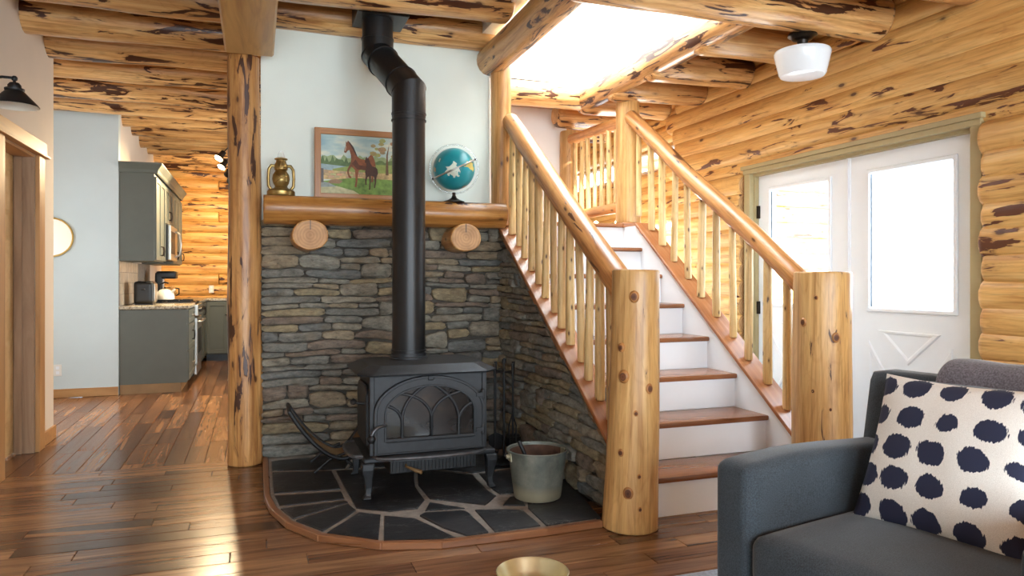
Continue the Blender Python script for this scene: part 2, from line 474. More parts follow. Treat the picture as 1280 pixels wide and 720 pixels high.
class MB:
    def __init__(s):
        s.v, s.f, s.mi = [], [], []

    def add(s, vs, fs, mi=0):
        o = len(s.v)
        s.v += [tuple(p) for p in vs]
        s.f += [tuple(i + o for i in f) for f in fs]
        s.mi += [mi] * len(fs)
        return s

    def box(s, x0, x1, y0, y1, z0, z1, mi=0):
        vs = [(x, y, z) for z in (z0, z1) for y in (y0, y1) for x in (x0, x1)]
        return s.add(vs, [(0, 2, 3, 1), (4, 5, 7, 6), (0, 1, 5, 4), (2, 6, 7, 3), (0, 4, 6, 2), (1, 3, 7, 5)], mi)

    def tube(s, pts, radii, seg=8, mi=0, flat=1.0, up=None):
        pts = [Vector(p) for p in pts]
        if not hasattr(radii, '__len__'):
            radii = [radii] * len(pts)
        n = len(pts)
        rings = []
        ref = None
        for i in range(n):
            a = (pts[i] - pts[i - 1]).normalized() if i > 0 else (pts[1] - pts[0]).normalized()
            b = (pts[i + 1] - pts[i]).normalized() if i < n - 1 else a
            t = (a + b).normalized()
            if ref is None:
                ref = Vector(up) if up else (Vector((0, 0, 1)) if abs(t.z) < 0.9 else Vector((1, 0, 0)))
            x = ref - t * ref.dot(t)
            if x.length < 1e-5:
                x = t.orthogonal()
            x.normalize()
            y = t.cross(x)
            ref = x
            k = 1.0 / max(0.5, a.dot(t))
            # mitre: stretch in the bend plane
            bd = (b - a)
            ring = []
            for j in range(seg):
                an = 2 * PI * j / seg
                p = x * math.cos(an) * radii[i] + y * math.sin(an) * radii[i] * flat
                if bd.length > 1e-4:
                    bn = bd.normalized()
                    p = p + bn * p.dot(bn) * (k - 1)
                ring.append(pts[i] + p)
            rings.append(ring)
        vs = [p for r in rings for p in r]
        fs = [(i * seg + j, i * seg + (j + 1) % seg, (i + 1) * seg + (j + 1) % seg, (i + 1) * seg + j) for i in range(n - 1) for j in range(seg)]
        fs.append(tuple(range(seg))[::-1])
        fs.append(tuple((n - 1) * seg + j for j in range(seg)))
        return s.add(vs, fs, mi)

    def lathe(s, prof, c=(0, 0, 0), seg=24, mi=0, axis='Z', sx=1.0, sy=1.0, caps=True):
        vs = []
        for r, z in prof:
            for j in range(seg):
                a = 2 * PI * j / seg
                p = (r * math.cos(a) * sx, r * math.sin(a) * sy, z)
                if axis == 'Y':
                    p = (p[0], z, p[1])
                if axis == 'X':
                    p = (z, p[0], p[1])
                vs.append((c[0] + p[0], c[1] + p[1], c[2] + p[2]))
        n = len(prof)
        fs = [(i * seg + j, i * seg + (j + 1) % seg, (i + 1) * seg + (j + 1) % seg, (i + 1) * seg + j) for i in range(n - 1) for j in range(seg)]
        if caps and prof[0][0] > 1e-6:
            fs.append(tuple(range(seg))[::-1])
        if caps and prof[-1][0] > 1e-6:
            fs.append(tuple((n - 1) * seg + j for j in range(seg)))
        return s.add(vs, fs, mi)

    def prism(s, poly, d, mi=0):
        """poly: list of 3D points (planar), d: thickness vector"""
        n = len(poly)
        d = Vector(d)
        vs = [Vector(p) for p in poly] + [Vector(p) + d for p in poly]
        fs = [tuple(range(n))[::-1], tuple(range(n, 2 * n))] + [(i, (i + 1) % n, n + (i + 1) % n, n + i) for i in range(n)]
        return s.add(vs, fs, mi)

    def ringprism(s, outer, inner, d, mi=0):
        n = len(outer)
        d = Vector(d)
        vs = [Vector(p) for p in outer] + [Vector(p) for p in inner]
        vs += [p + d for p in vs]
        fs = []
        for i in range(n):
            j = (i + 1) % n
            fs += [(i, j, n + j, n + i), (2 * n + i, 3 * n + i, 3 * n + j, 2 * n + j), (i, 2 * n + i, 2 * n + j, j), (n + i, n + j, 3 * n + j, 3 * n + i)]
        return s.add(vs, fs, mi)

    def rbox(s, c, size, r, n=10, bulge=(0, 0, 0), mi=0, fn=None):
        """soft box: rounded edges, optional bulge per axis"""
        hx, hy, hz = size[0] / 2, size[1] / 2, size[2] / 2
        bm = bmesh.new()
        bmesh.ops.create_cube(bm, size=2.0)
        bmesh.ops.subdivide_edges(bm, edges=bm.edges[:], cuts=n, use_grid_fill=True)
        vs = []
        for v in bm.verts:
            q = v.co
            # denser near the edges
            e = Vector([math.copysign(abs(a) ** 0.6, a) if abs(a) > 1e-6 else 0.0 for a in q])
            p = Vector((e.x * hx, e.y * hy, e.z * hz))
            inn = Vector((max(-hx + r, min(hx - r, p.x)), max(-hy + r, min(hy - r, p.y)), max(-hz + r, min(hz - r, p.z))))
            dd = p - inn
            if dd.length > 1e-6:
                p = inn + dd.normalized() * r
            nx, ny, nz = p.x / hx, p.y / hy, p.z / hz
            p = p + Vector((bulge[0] * nx * (1 - ny * ny) * (1 - nz * nz), bulge[1] * ny * (1 - nx * nx) * (1 - nz * nz), bulge[2] * nz * (1 - nx * nx) * (1 - ny * ny)))
            if fn:
                p = fn(p)
            vs.append(Vector(c) + p)
        bm.verts.index_update()
        fs = [tuple(v.index for v in f.verts) for f in bm.faces]
        bm.free()
        return s.add(vs, fs, mi)

    def build(s, name, mats, parent=None, bevel=0.0, smooth=None, mtx=None, origin=None, keep=False, segs=1):
        if not isinstance(mats, (list, tuple)):
            mats = [mats]
        xs, ys, zs = zip(*s.v)
        c = Vector(((min(xs) + max(xs)) / 2, (min(ys) + max(ys)) / 2, min(zs)))
        if keep:
            c = Vector((0, 0, 0))
        if origin is not None:
            c = Vector(origin)
        me = bpy.data.meshes.new(name)
        me.from_pydata([tuple(Vector(p) - c) for p in s.v], [], s.f)
        for m in mats:
            me.materials.append(m)
        if len(mats) > 1:
            me.polygons.foreach_set('material_index', s.mi)
        bm = bmesh.new()
        bm.from_mesh(me)
        bmesh.ops.recalc_face_normals(bm, faces=bm.faces)
        if bevel > 0:
            es = [e for e in bm.edges if len(e.link_faces) == 2 and e.calc_face_angle(0) > 0.5]
            bmesh.ops.bevel(bm, geom=es, offset=bevel, segments=segs, affect='EDGES', profile=0.6, clamp_overlap=True)
        bm.to_mesh(me)
        bm.free()
        if smooth is not None:
            me.shade_smooth()
            if smooth < 3.1:
                me.set_sharp_from_angle(angle=smooth)
        o = bpy.data.objects.new(name, me)
        C.objects.link(o)
        mt = (mtx if mtx is not None else Matrix.Identity(4)) @ Matrix.Translation(c)
        o.matrix_basis = mt
        WM[o.name] = mt
        if parent is not None:
            o.parent = parent
            o.matrix_parent_inverse = WM[parent.name].inverted()
        return o


def tag(o, label=None, cat=None, group=None, kind=None):
    if label:
        o['label'] = label
    if cat:
        o['category'] = cat
    if group:
        o['group'] = group
    if kind:
        o['kind'] = kind
    return o


def thing(name, loc, label=None, cat=None, group=None, kind=None):
    o = bpy.data.objects.new(name, None)
    o.empty_display_size = 0.05
    C.objects.link(o)
    o.location = loc
    WM[o.name] = Matrix.Translation(Vector(loc))
    return tag(o, label, cat, group, kind)


def copy_tree(o, off, label=None):
    n = o.copy()
    C.objects.link(n)
    n.location = o.location + Vector(off)
    WM[n.name] = Matrix.Translation(n.location)
    if label:
        n['label'] = label
    for ch in [q for q in C.objects if q.parent == o]:
        c = ch.copy()
        C.objects.link(c)
        c.parent = n
        for g in [q for q in C.objects if q.parent == ch]:
            d = g.copy()
            C.objects.link(d)
            d.parent = c
    return n


def struct(name, mb, mat, bevel=0.0, parent=None, smooth=None, keep=False):
    o = mb.build(name, mat, parent, bevel, smooth, keep=keep)
    if parent is None:
        o['kind'] = 'structure'
    return o


def log(name, p0, p1, r0, r1, mat, parent=None, seed=0, lump=0.05, wob=0.012, seg=14, step=0.16, endr=0.018, endmat=None, shape=None, flat=1.0):
    """peeled log along its own X axis from p0 to p1 with rounded, end-grained ends"""
    rnd = random.Random(seed)
    p0, p1 = Vector(p0), Vector(p1)
    d = p1 - p0
    L = d.length
    q = d.to_track_quat('X', 'Z')
    n = max(3, int(L / step))
    xs = [0.0, endr * 0.5, endr * 1.4] + [endr * 1.4 + (L - 2.8 * endr) * i / n for i in range(1, n)] + [L - endr * 1.4, L - endr * 0.5, L]
    so = rnd.random() * 100
    vs, fs = [], []
    for i, x in enumerate(xs):
        e = min(x, L - x)
        sh = 0.0
        if e < endr * 1.4:
            k = 1 - e / (endr * 1.4)
            sh = endr * (1 - math.sqrt(max(0, 1 - k * k)))
        f = x / L
        r = r0 + (r1 - r0) * f
        oy = wob * (noise.noise((x * 0.9 + so, 0, 0)))
        oz = wob * (noise.noise((x * 0.9 + so, 7, 3)))
        for j in range(seg):
            a = 2 * PI * j / seg
            cy, cz = math.cos(a), math.sin(a)
            rr = (r - sh) * (1 + lump * noise.noise((x * 2.2 + so, cy * 0.9, cz * 0.9)) * 2 + lump * 0.4 * noise.noise((x * 7 + so, cy * 2, cz * 2)))
            y, z = rr * cy + oy, rr * cz * flat + oz
            if shape:
                y, z = shape(x, y, z)
            vs.append((x, y, z))
    N = len(xs)
    for i in range(N - 1):
        for j in range(seg):
            fs.append((i * seg + j, i * seg + (j + 1) % seg, (i + 1) * seg + (j + 1) % seg, (i + 1) * seg + j))
    mb = MB()
    mb.add(vs, fs, 0)
    mb.add(vs[:seg], [tuple(range(seg))[::-1]], 1)
    mb.add(vs[-seg:], [tuple(range(seg))], 1)
    mt = Matrix.Translation(p0) @ q.to_matrix().to_4x4()
    return mb.build(name, [mat, endmat or M['log_end']], parent, 0, 0.9, mt, origin=(0, 0, 0))


rng = random.Random(5)

# ================================================================ FLOOR
fl = MB()
fl.box(-3.1, 4.2, -3.1, 12.6, -0.12, -0.012)
floor = struct('floor', fl, M['floor_base'])
floor['label'] = 'dark glossy hardwood plank floor'


def plank(L, W, x, y, rot, parent, mat, z=0.0, th=0.018, name='plank'):
    c = 0.0025
    mb = MB()
    g = 0.0012
    vs = [(g, g, -th), (L - g, g, -th), (L - g, W - g, -th), (g, W - g, -th),
          (g, g, -c), (L - g, g, -c), (L - g, W - g, -c), (g, W - g, -c),
          (g + c, g + c, 0), (L - g - c, g + c, 0), (L - g - c, W - g - c, 0), (g + c, W - g - c, 0)]
    fs = [(8, 9, 10, 11)] + [(a, (a + 1) % 4, (a + 1) % 4 + 4, a + 4) for a in range(4)] + [(a + 4, (a + 1) % 4 + 4, (a + 1) % 4 + 8, a + 8) for a in range(4)] + [(3, 2, 1, 0)]
    mb.add(vs, fs)
    mt = Matrix.Translation((x, y, z)) @ Matrix.Rotation(rot, 4, 'Z')
    return mb.build(name, mat, parent, 0, None, mt, origin=(0, 0, 0))


W = 0.125
SEAM = 5.20
# living room planks run along X; anything hidden under the hearth or the stairs is left to the base
hearth_keepout = lambda x0, x1, y: (y > 3.45 and x0 > 0.3 and y < 5.2)
n = 0
y = SEAM - W
while y > 2.25:
    x = -1.50 - rng.random() * 0.6
    while x < 3.1:
        L = rng.choice((0.55, 0.75, 0.95, 1.2, 1.2))
        x0, x1 = max(x, -1.52), min(x + L, 3.1)
        if x1 - x0 > 0.08 and not hearth_keepout(x0, x1, y) and not (x0 > 1.75 and y > 3.25):
            plank(x1 - x0, W, x0, y, 0, floor, M['floor'])
            n += 1
        x += L
    y -= W
# a border board lies along the seam, the hall planks beyond it run along Y
x = 0.30
while x > -3.0:
    y = SEAM - rng.random() * 0.5
    while y < 11.7:
        L = rng.choice((0.45, 0.6, 0.8, 1.0, 1.2))
        y0, y1 = max(y, SEAM), min(y + L, 11.7)
        vis = x - W > -1.62 if y1 < 6.45 else x - W > -2.2
        if y0 > 8.5 and x < -0.7:
            vis = False
        if y1 - y0 > 0.08 and vis:
            plank(y1 - y0, W, x, y0, PI / 2, floor, M['floor'])
            n += 1
        y += L
    x -= W

# ================================================================ LEFT WALL AND DOOR 1
LX = -1.47
wl = MB()
T = 0.16
wl.box(LX - T, LX, -3.0, 5.17, 0, 3.2)
wl.box(LX - T, LX, 5.91, 6.40, 0, 3.2)
wl.box(LX - T, LX, 5.17, 5.91, 2.10, 3.2)
wall_left = struct('wall_left', wl, M['cream'])
bb = MB()
bb.box(LX, LX + 0.016, 6.06, 6.40, 0, 0.10)
bb.box(LX - T, LX + 0.016, 6.40, 6.416, 0, 0.10)
struct('baseboard_left', bb, M['trimwood'], 0.003)
d1 = thing('door_1', (LX - 0.13, 5.54, 0), kind='structure')
sl = MB()
sl.box(LX - 0.165, LX - 0.125, 5.18, 5.90, 0.012, 2.085)
dslab = sl.build('door_slab', M['doorpine'], d1, 0.002)
for (ya, yb) in ((5.27, 5.51), (5.57, 5.81)):
    for (za, zb) in ((0.22, 0.80), (0.98, 1.52), (1.66, 1.96)):
        p = MB()
        X1 = LX - 0.125
        o4 = [(X1, ya, za), (X1, yb, za), (X1, yb, zb), (X1, ya, zb)]
        i4 = [(X1 + .011, ya + .035, za + .035), (X1 + .011, yb - .035, za + .035), (X1 + .011, yb - .035, zb - .035), (X1 + .011, ya + .035, zb - .035)]
        p.add(o4 + i4, [(4, 5, 6, 7)] + [(a, (a + 1) % 4, (a + 1) % 4 + 4, a + 4) for a in range(4)] + [(3, 2, 1, 0)])
        p.build('door_panel', M['doorpine'], dslab)
# casing around door 1
tr = thing('trim_1', (LX, 5.54, 0), kind='structure')


def board(name, x0, x1, y0, y1, z0, z1, mat, parent, axis='Z', bev=0.003):
    """sawn board whose local X follows its long axis"""
    cx, cy, cz = (x0 + x1) / 2, (y0 + y1) / 2, (z0 + z1) / 2
    dx, dy, dz = x1 - x0, y1 - y0, z1 - z0
    mb = MB()
    if axis == 'X':
        mb.box(-dx / 2, dx / 2, -dy / 2, dy / 2, -dz / 2, dz / 2)
        R = Matrix.Identity(4)
    elif axis == 'Y':
        mb.box(-dy / 2, dy / 2, -dx / 2, dx / 2, -dz / 2, dz / 2)
        R = Matrix.Rotation(PI / 2, 4, 'Z')
    else:
        mb.box(-dz / 2, dz / 2, -dy / 2, dy / 2, -dx / 2, dx / 2)
        R = Matrix.Rotation(-PI / 2, 4, 'Y')
    return mb.build(name, mat, parent, bev, None, Matrix.Translation((cx, cy, cz)) @ R, origin=(0, 0, 0))


board('casing', LX, LX + 0.028, 5.91, 6.05, 0, 2.10, M['trimwood'], tr)
board('casing', LX, LX + 0.028, 5.03, 5.17, 0, 2.10, M['trimwood'], tr)
board('head_casing', LX, LX + 0.032, 4.99, 6.09, 2.12, 2.21, M['trimwood'], tr, 'Y')
board('head_fillet', LX, LX + 0.05, 4.97, 6.11, 2.10, 2.12, M['trimwood'], tr, 'Y')
board('jamb', LX - T, LX, 5.885, 5.91, 0, 2.10, M['greytrim'], tr)
board('jamb', LX - T, LX, 5.17, 5.195, 0, 2.10, M['greytrim'], tr)
board('head_jamb', LX - T, LX, 5.17, 5.91, 2.08, 2.10, M['trimwood'], tr, 'Y')
board('stop', LX - 0.12, LX - 0.07, 5.872, 5.886, 0, 2.08, M['greytrim'], tr)
# sconce on the left wall
sc_ = thing('wall_sconce', (LX, 4.84, 2.3), 'black cone-shaped barn sconce on the cream wall above the pine door', 'wall lamp')
sx, sy = -1.305, 4.84
m = MB()
m.lathe([(0.124, 2.215), (0.118, 2.225), (0.052, 2.295), (0.046, 2.30), (0.05, 2.305), (0.05, 2.315), (0.034, 2.318), (0.034, 2.335), (0.024, 2.348), (0.0, 2.35)], (sx, sy, 0), 28, caps=False)
shd = m.build('shade', M['irondark'], sc_, 0, 0.7)
m = MB()
m.lathe([(0.122, 2.214), (0.05, 2.292), (0.0, 2.294)], (sx, sy, 0), 28, caps=False)
m.build('shade_lining', M['enamel'], shd, 0, 0.7)
m = MB()
m.lathe([(0.0, 2.235), (0.018, 2.24), (0.026, 2.258), (0.018, 2.28), (0.013, 2.292)], (sx, sy, 0), 14)
m.build('bulb', M['whiteglass'], sc_, 0, 3.2)
m = MB()
m.tube([(sx, sy, 2.345), (sx, sy, 2.372), (sx - .012, sy, 2.377), (sx - .06, sy, 2.378), (sx - 0.10, sy, 2.368), (sx - .13, sy, 2.34), (LX + .01, sy, 2.30)], 0.008, 8)
m.lathe([(0.013, 2.362), (0.016, 2.37), (0.016, 2.38), (0.008, 2.388)], (sx, sy, 0), 12)
m.build('arm', M['irondark'], sc_, 0, 0.8)
m = MB()
m.lathe([(0.055, 0), (0.055, 0.012), (0.03, 0.02)], (LX, sy, 2.30), 20, axis='X')
m.build('wall_plate', M['irondark'], sc_, 0, 0.7)

# ================================================================ HALL ALCOVE, KITCHEN WALLS
m = MB()
m.box(-3.1, -1.37, 8.55, 8.67, 0, 3.2)
struct('wall_hall', m, M['bluewall'])
m = MB()
m.box(-1.49, -1.37, 8.67, 12.3, 0, 3.2)
struct('wall_kitchen', m, M['cream'])
m = MB()
m.box(-3.1, -1.37, 8.534, 8.55, 0, 0.09)
struct('baseboard_hall', m, M['trimwood'], 0.003)
m = MB()
m.box(-3.1, -3.0, 6.24, 6.7, 0, 3.2)
m.box(-3.1, -3.0, 7.5, 8.55, 0, 3.2)
m.box(-3.1, -3.0, 6.7, 7.5, 0, 0.95)
m.box(-3.1, -3.0, 6.7, 7.5, 2.05, 3.2)
m.box(-3.1, LX - T, 6.24, 6.40, 0, 3.2)
struct('wall_alcove', m, M['cream'])
m = MB()
m.box(1.62, 1.74, 5.30, 7.4, 0, 3.2)
m.box(1.62, 1.74, 9.2, 12.4, 0, 3.2)
m.box(1.62, 1.74, 7.4, 9.2, 0, 0.9)
m.box(1.62, 1.74, 7.4, 9.2, 2.3, 3.2)
struct('wall_kitchen_right', m, M['cream'])
# the far kitchen wall is built of logs
m = MB()
m.box(-1.5, 1.75, 12.34, 12.5, 0, 3.3)
wf = struct('wall_far', m, M['log_far'])
pitch = 0.165
k = 0
z = 0.06
while z < 3.2:
    cuts = [-1.45, 1.72]
    if k % 3 == 1:
        cuts = [-1.45, -0.95 + 0.4 * ((k * 7) % 3), 1.72]
    if k % 4 == 2:
        cuts = [-1.45, -0.40, 1.72]
    for a, b in zip(cuts[:-1], cuts[1:]):
        log('log', (a, 12.31, z), (b - 0.006, 12.31, z), 0.115, 0.115, M['log_far'], wf, 900 + k * 3 + int(a * 5), 0.03, 0.006, 12, 0.3, 0.012)
    z += pitch
    k += 1

# wall behind the camera with two unseen window openings made to let daylight in, right wall continuation behind the camera
m = MB()
for (xa, xb) in ((-1.63, -1.15), (0.95, 1.55), (3.65, 4.0)):
    m.box(xa, xb, -3.1, -2.98, 0, 3.2)
for (xa, xb) in ((-1.15, 0.95), (1.55, 3.65)):
    m.box(xa, xb, -3.1, -2.98, 0, 0.65)
    m.box(xa, xb, -3.1, -2.98, 2.45, 3.2)
struct('wall_rear', m, M['cream'])

# ================================================================ FIREPLACE WALL (white plaster above, ledge stone below)
BY = 5.12
m = MB()
m.box(0.03, 1.645, BY, BY + 0.12, 0, 2.95)
wall_back = struct('wall_back', m, M['backwall'])
m = MB()
m.box(0.03, 1.742, BY - 0.02, BY, 0, 1.60)
mort = m.build('mortar_bed', M['mortar'], wall_back)
# sloped wall under the stairs
SX = 1.745
side_lim = lambda yy: 0.47 + 0.695 * (yy - 3.45)
m = MB()
ys = [3.22, 5.12]
m.prism([(SX, 3.22, 0), (SX, 5.12, 0), (SX, 5.12, side_lim(5.12)), (SX, 3.22, side_lim(3.22))], (0.02, 0, 0))
wall_side = struct('wall_stairs', m, M['mortar'])


def stone_mesh(cu, cz, lu, lz, dep, seed, to3, lim=None):
    """one split stone: rounded wobbly outline, domed rough face"""
    r = random.Random(seed)
    N = 18
    sx_ = r.random() * 50
    p_ = 4.5 + r.random() * 4
    out = []
    tilt = r.uniform(-0.25, 0.25)
    taper = r.uniform(-0.22, 0.22)
    for j in range(N):
        a = 2 * PI * (j + 0.5) / N
        c_, s_ = math.cos(a), math.sin(a)
        k_ = (abs(c_) ** p_ + abs(s_) ** p_) ** (-1 / p_)
        x, z_ = c_ * k_, s_ * k_
        z_ *= 1 + taper * x
        w_ = 1 + 0.10 * noise.noise((sx_ + c_ * 1.7, s_ * 1.7, 0))
        out.append((x * lu / 2 * w_, z_ * lz / 2 * (w_ ** 2)))
    mb = MB()
    vs = []
    for (kk, dd) in ((1.0, 0.0), (0.985, dep * 0.62), (0.88, dep * 0.93), (0.5, dep * 1.04)):
        for (x, z_) in out:
            inset = (1 - kk) * lz * 0.5
            fx = max(0.15, 1 - inset * 2 / lu) if kk > 0.6 else kk
            px_, pz_ = cu + x * fx, cz + z_ * kk
            d_ = dd
            if dd > 0:
                d_ += dep * (0.30 * noise.noise((px_ * 9, pz_ * 16, sx_)) + tilt * z_ / lz + 0.18 * noise.noise((px_ * 30, pz_ * 40, sx_)))
            pz_ += 0.020 * noise.noise((px_ * 2.1, pz_ * 2.6, 4.2)) + 0.006 * noise.noise((px_ * 7, pz_ * 9, 1))
            if lim:
                pz_ = min(pz_, lim(px_))
            vs.append(to3(px_, max(pz_, 0.03), d_))
    d_ = dep * 1.05
    zc_ = cz + 0.020 * noise.noise((cu * 2.1, cz * 2.6, 4.2))
    if lim:
        zc_ = min(zc_, lim(cu) - 0.003)
    vs.append(to3(cu, max(zc_, 0.032), d_))
    fs = [(i * N + j, i * N + (j + 1) % N, (i + 1) * N + (j + 1) % N, (i + 1) * N + j) for i in range(3) for j in range(N)]
    fs += [(3 * N + j, 3 * N + (j + 1) % N, 4 * N) for j in range(N)]
    mb.add(vs, fs)
    return mb


def stones(u0, u1, ztop, to3, parent, seed, lim=None):
    r = random.Random(seed)
    z = 0.03
    block = []
    idx = 0
    while z < ztop:
        h = r.choice((0.036, 0.045, 0.052, 0.058, 0.066))
        if z < 0.25:
            h += 0.02
        nxt = []
        u = u0
        while u < u1 - 0.01:
            hit = [b for b in block if b[0] <= u + 0.001 < b[1]]
            if hit:
                u = hit[0][1]
                continue
            ahead = [b[0] for b in block if b[0] > u]
            end = min(ahead + [u1])
            L = r.uniform(0.15, 0.44) * (0.6 if r.random() < 0.25 else 1)
            if end - (u + L) < 0.09:
                L = end - u
            if L > 0.56:
                L = (end - u) / 2
            L = min(L, end - u)
            hh = h
            if r.random() < 0.16 and L < 0.30:
                hh = h + 0.05
                nxt.append((u, u + L))
            idx += 1
            top = z + hh
            if lim is None or z + 0.012 < max(lim(u), lim(u + L)):
                mb = stone_mesh(u + L / 2, z + hh / 2, L - 0.004, hh - 0.003, r.uniform(0.034, 0.056), seed * 1000 + idx, to3, lim)
                mb.build('stone', M['stone'], parent, 0, 1.0)
            u += L
        # a two-row stone reaches into the next row, whatever its height
        block = nxt
        z += h


stones(0.03, 1.73, 1.58, lambda u, z, d: (u, BY - 0.02 - d, z), wall_back, 11)
stones(3.26, 5.09, 1.62, lambda u, z, d: (SX - d, u, z), wall_side, 23, lambda yy: side_lim(yy) - 0.005)

# ================================================================ HEARTH
hp = lambda x, y, z=0.03: onz(310 + x / 2.4826, 430 + y / 2.4826, z)
hearth = thing('hearth', (0.9, 4.2, 0), 'low curved hearth of broken black slate edged with a wooden trim strip', 'hearth')
edge = [hp(63, 362), hp(70, 470), hp(88, 506), hp(138, 550), hp(233, 588), hp(420, 612), hp(600, 608), hp(760, 589), hp(920, 569), hp(1085, 546)]
edge[0].y = 5.09
edge[-1].x = 1.60
foot = [Vector((p.x, p.y, 0)) for p in edge]
outline = foot + [Vector((1.74, 5.12, 0)), Vector((edge[0].x, 5.12, 0))]
m = MB()
m.prism(outline, (0, 0, 0.024))
m.build('grout_bed', M['grout'], hearth)
tiles = [
    [(68, 362), (335, 335), (302, 384), (262, 388), (70, 393)],
    [(72, 398), (262, 394), (290, 449), (78, 462)],
    [(80, 470), (292, 456), (302, 479), (95, 501)],
    [(98, 510), (303, 486), (312, 490), (140, 542)],
    [(147, 547), (313, 495), (337, 515), (232, 580)],
    [(242, 585), (346, 520), (412, 529), (406, 605), (330, 599)],
    [(270, 391), (515, 382), (520, 440), (549, 482), (528, 510), (440, 519), (332, 509)],
    [(421, 531), (518, 539), (592, 573), (652, 601), (600, 605), (418, 609)],
    [(530, 531), (545, 523), (664, 515), (684, 521), (750, 584), (680, 594), (607, 570)],
    [(563, 489), (676, 508), (548, 517)],
    [(526, 436), (524, 386), (698, 405), (750, 457), (773, 470), (738, 499), (563, 480)],
    [(716, 401), (846, 384), (842, 460), (782, 465), (760, 451)],
    [(702, 513), (774, 511), (853, 512), (911, 562), (766, 582)],
    [(790, 499), (812, 474), (846, 469), (862, 500)],
    [(868, 508), (852, 386), (1005, 425), (1100, 538), (926, 563)],
    [(306, 384), (340, 335), (560, 325), (800, 345), (850, 376), (700, 399), (520, 376)],
]
for i, tl in enumerate(tiles):
    pts = [hp(x, y) for x, y in tl]
    pts = [Vector((min(max(p.x, edge[0].x + 0.012), 1.735), min(p.y, 5.11), 0.0)) for p in pts]
    c_ = sum(pts, Vector()) / len(pts)
    pts2 = []
    for a, b in zip(pts, pts[1:] + pts[:1]):
        for t_ in (0, 0.35, 0.7):
            q = a.lerp(b, t_)
            q = q + (c_ - q) * (0.02 + 0.02 * noise.noise((q.x * 14, q.y * 14, i)))
            pts2.append(Vector((q.x, q.y, 0.018)))
    m = MB()
    zt = 0.0105 + 0.0035 * rng.random()
    m.prism(pts2, (0, 0, zt))
    m.build('slate_tile', M['slate'], hearth, 0.003)
for a, b in zip(foot[:-1], foot[1:]):
    d_ = (b - a)
    L = d_.length
    m = MB()
    m.box(-0.006, L + 0.006, -0.034, 0.0, 0, 0.034)
    ang = math.atan2(d_.y, d_.x)
    m.build('trim_strip', M['hearthtrim'], hearth, 0.004, None, Matrix.Translation(a) @ Matrix.Rotation(ang, 4, 'Z'), origin=(0, 0, 0))

# ================================================================ POSTS, BEAMS, JOISTS, CEILING
p = log('log_post', (-0.07, 5.10, 0), (-0.075, 5.10, 2.70), 0.112, 0.100, M['log_post'], None, 41, 0.035, 0.02, 18, 0.12, 0.006)
tag(p, 'stout peeled log post with bark scars standing at the end of the stone wall', 'post')
p = log('log_post', (1.715, 5.06, 1.62), (1.715, 5.06, 2.80), 0.076, 0.076, M['log_post'], None, 44, 0.04, 0.01, 14, 0.12, 0.006)
tag(p, 'slimmer peeled log post rising from the stair string beside the white wall', 'post')
m = MB()
m.box(0, 7.95, -0.15, 0.15, 0, 0.27)
b_ = m.build('square_beam', M['beam'], None, 0.012, None, Matrix.Translation((-0.04, 4.99, 2.685)) @ Matrix.Rotation(-PI / 2, 4, 'Z'), origin=(0, 0, 0))
tag(b_, 'planed square ceiling beam resting on the stout log post', 'beam')

m = MB()
m.box(-3.1, 1.62, -3.0, 12.5, 3.15, 3.22)
m.box(1.62, 4.0, -3.0, 3.32, 2.93, 2.99)
m.box(2.84, 4.0, 3.32, 5.9, 2.93, 2.99)
m.box(1.62, 4.0, 5.94, 12.5, 2.93, 2.99)
ceiling = struct('ceiling', m, M['ceil'])
JY = [3.85, 4.47, 5.08, 5.66, 6.26, 6.92, 7.58, 8.22, 8.84, 9.46, 10.08, 10.75, 11.4, 12.0]
for i, y in enumerate(JY):
    x0 = -1.62 if y < 6.4 else (-3.0 if y < 8.5 else -1.45)
    x1 = 1.58 if i < 2 else (1.90 if i == 2 else 1.62)
    rr = 0.132 + 0.012 * math.sin(i * 2.1)
    j = log('joist', (x0, y, 3.03 + 0.012 * math.sin(i * 3.7)), (x1, y, 3.03 + 0.012 * math.sin(i * 1.9)), rr, rr * 0.97, M['log_joist'], ceiling, 300 + i, 0.04, 0.02, 16, 0.2, 0.03)
# lower bank over the entry
for i, (y, x0, rr) in enumerate([(2.78, 1.55, 0.135), (3.42, 1.55, 0.145), (4.05, 2.74, 0.125), (4.69, 2.74, 0.128), (5.29, 2.74, 0.122), (5.86, 2.74, 0.12), (6.45, 2.74, 0.12), (7.1, 2.74, 0.12)]):
    log('joist', (x0, y, 2.825), (3.63, y, 2.825), rr, rr * 0.95, M['log_joist'], ceiling, 340 + i, 0.045, 0.02, 18, 0.16, 0.03)
# headers framing the stair well
log('header_log', (1.655, 1.6, 2.86), (1.66, 5.18, 2.855), 0.118, 0.11, M['log_joist'], ceiling, 371, 0.035, 0.015, 18, 0.16, 0.01)
log('header_log', (2.775, 3.5, 2.84), (2.775, 5.86, 2.84), 0.112, 0.108, M['log_joist'], ceiling, 372, 0.02, 0.008, 18, 0.16, 0.01, shape=lambda x, y, z: (max(-0.092, min(0.092, y)), max(-0.105, z)))
log('header_log', (1.66, 5.86, 2.845), (2.80, 5.86, 2.845), 0.108, 0.108, M['log_joist'], ceiling, 373, 0.03, 0.01, 18, 0.16, 0.01)
# loft well above the stairs, unseen top left open to the sky to light the stairs
m = MB()
m.box(1.54, 2.88, 5.94, 6.04, 2.94, 4.7)
m.box(2.80, 2.90, 3.34, 5.94, 2.94, 4.7)
m.box(1.54, 1.64, 3.34, 5.94, 3.0, 4.7)
m.box(1.54, 2.90, 3.24, 3.34, 2.94, 4.7)
struct('wall_loft', m, M['loft'])
m = MB()
m.box(1.60, 2.96, 6.66, 6.76, 0, 2.95)
struct('wall_landing', m, M['loft'])

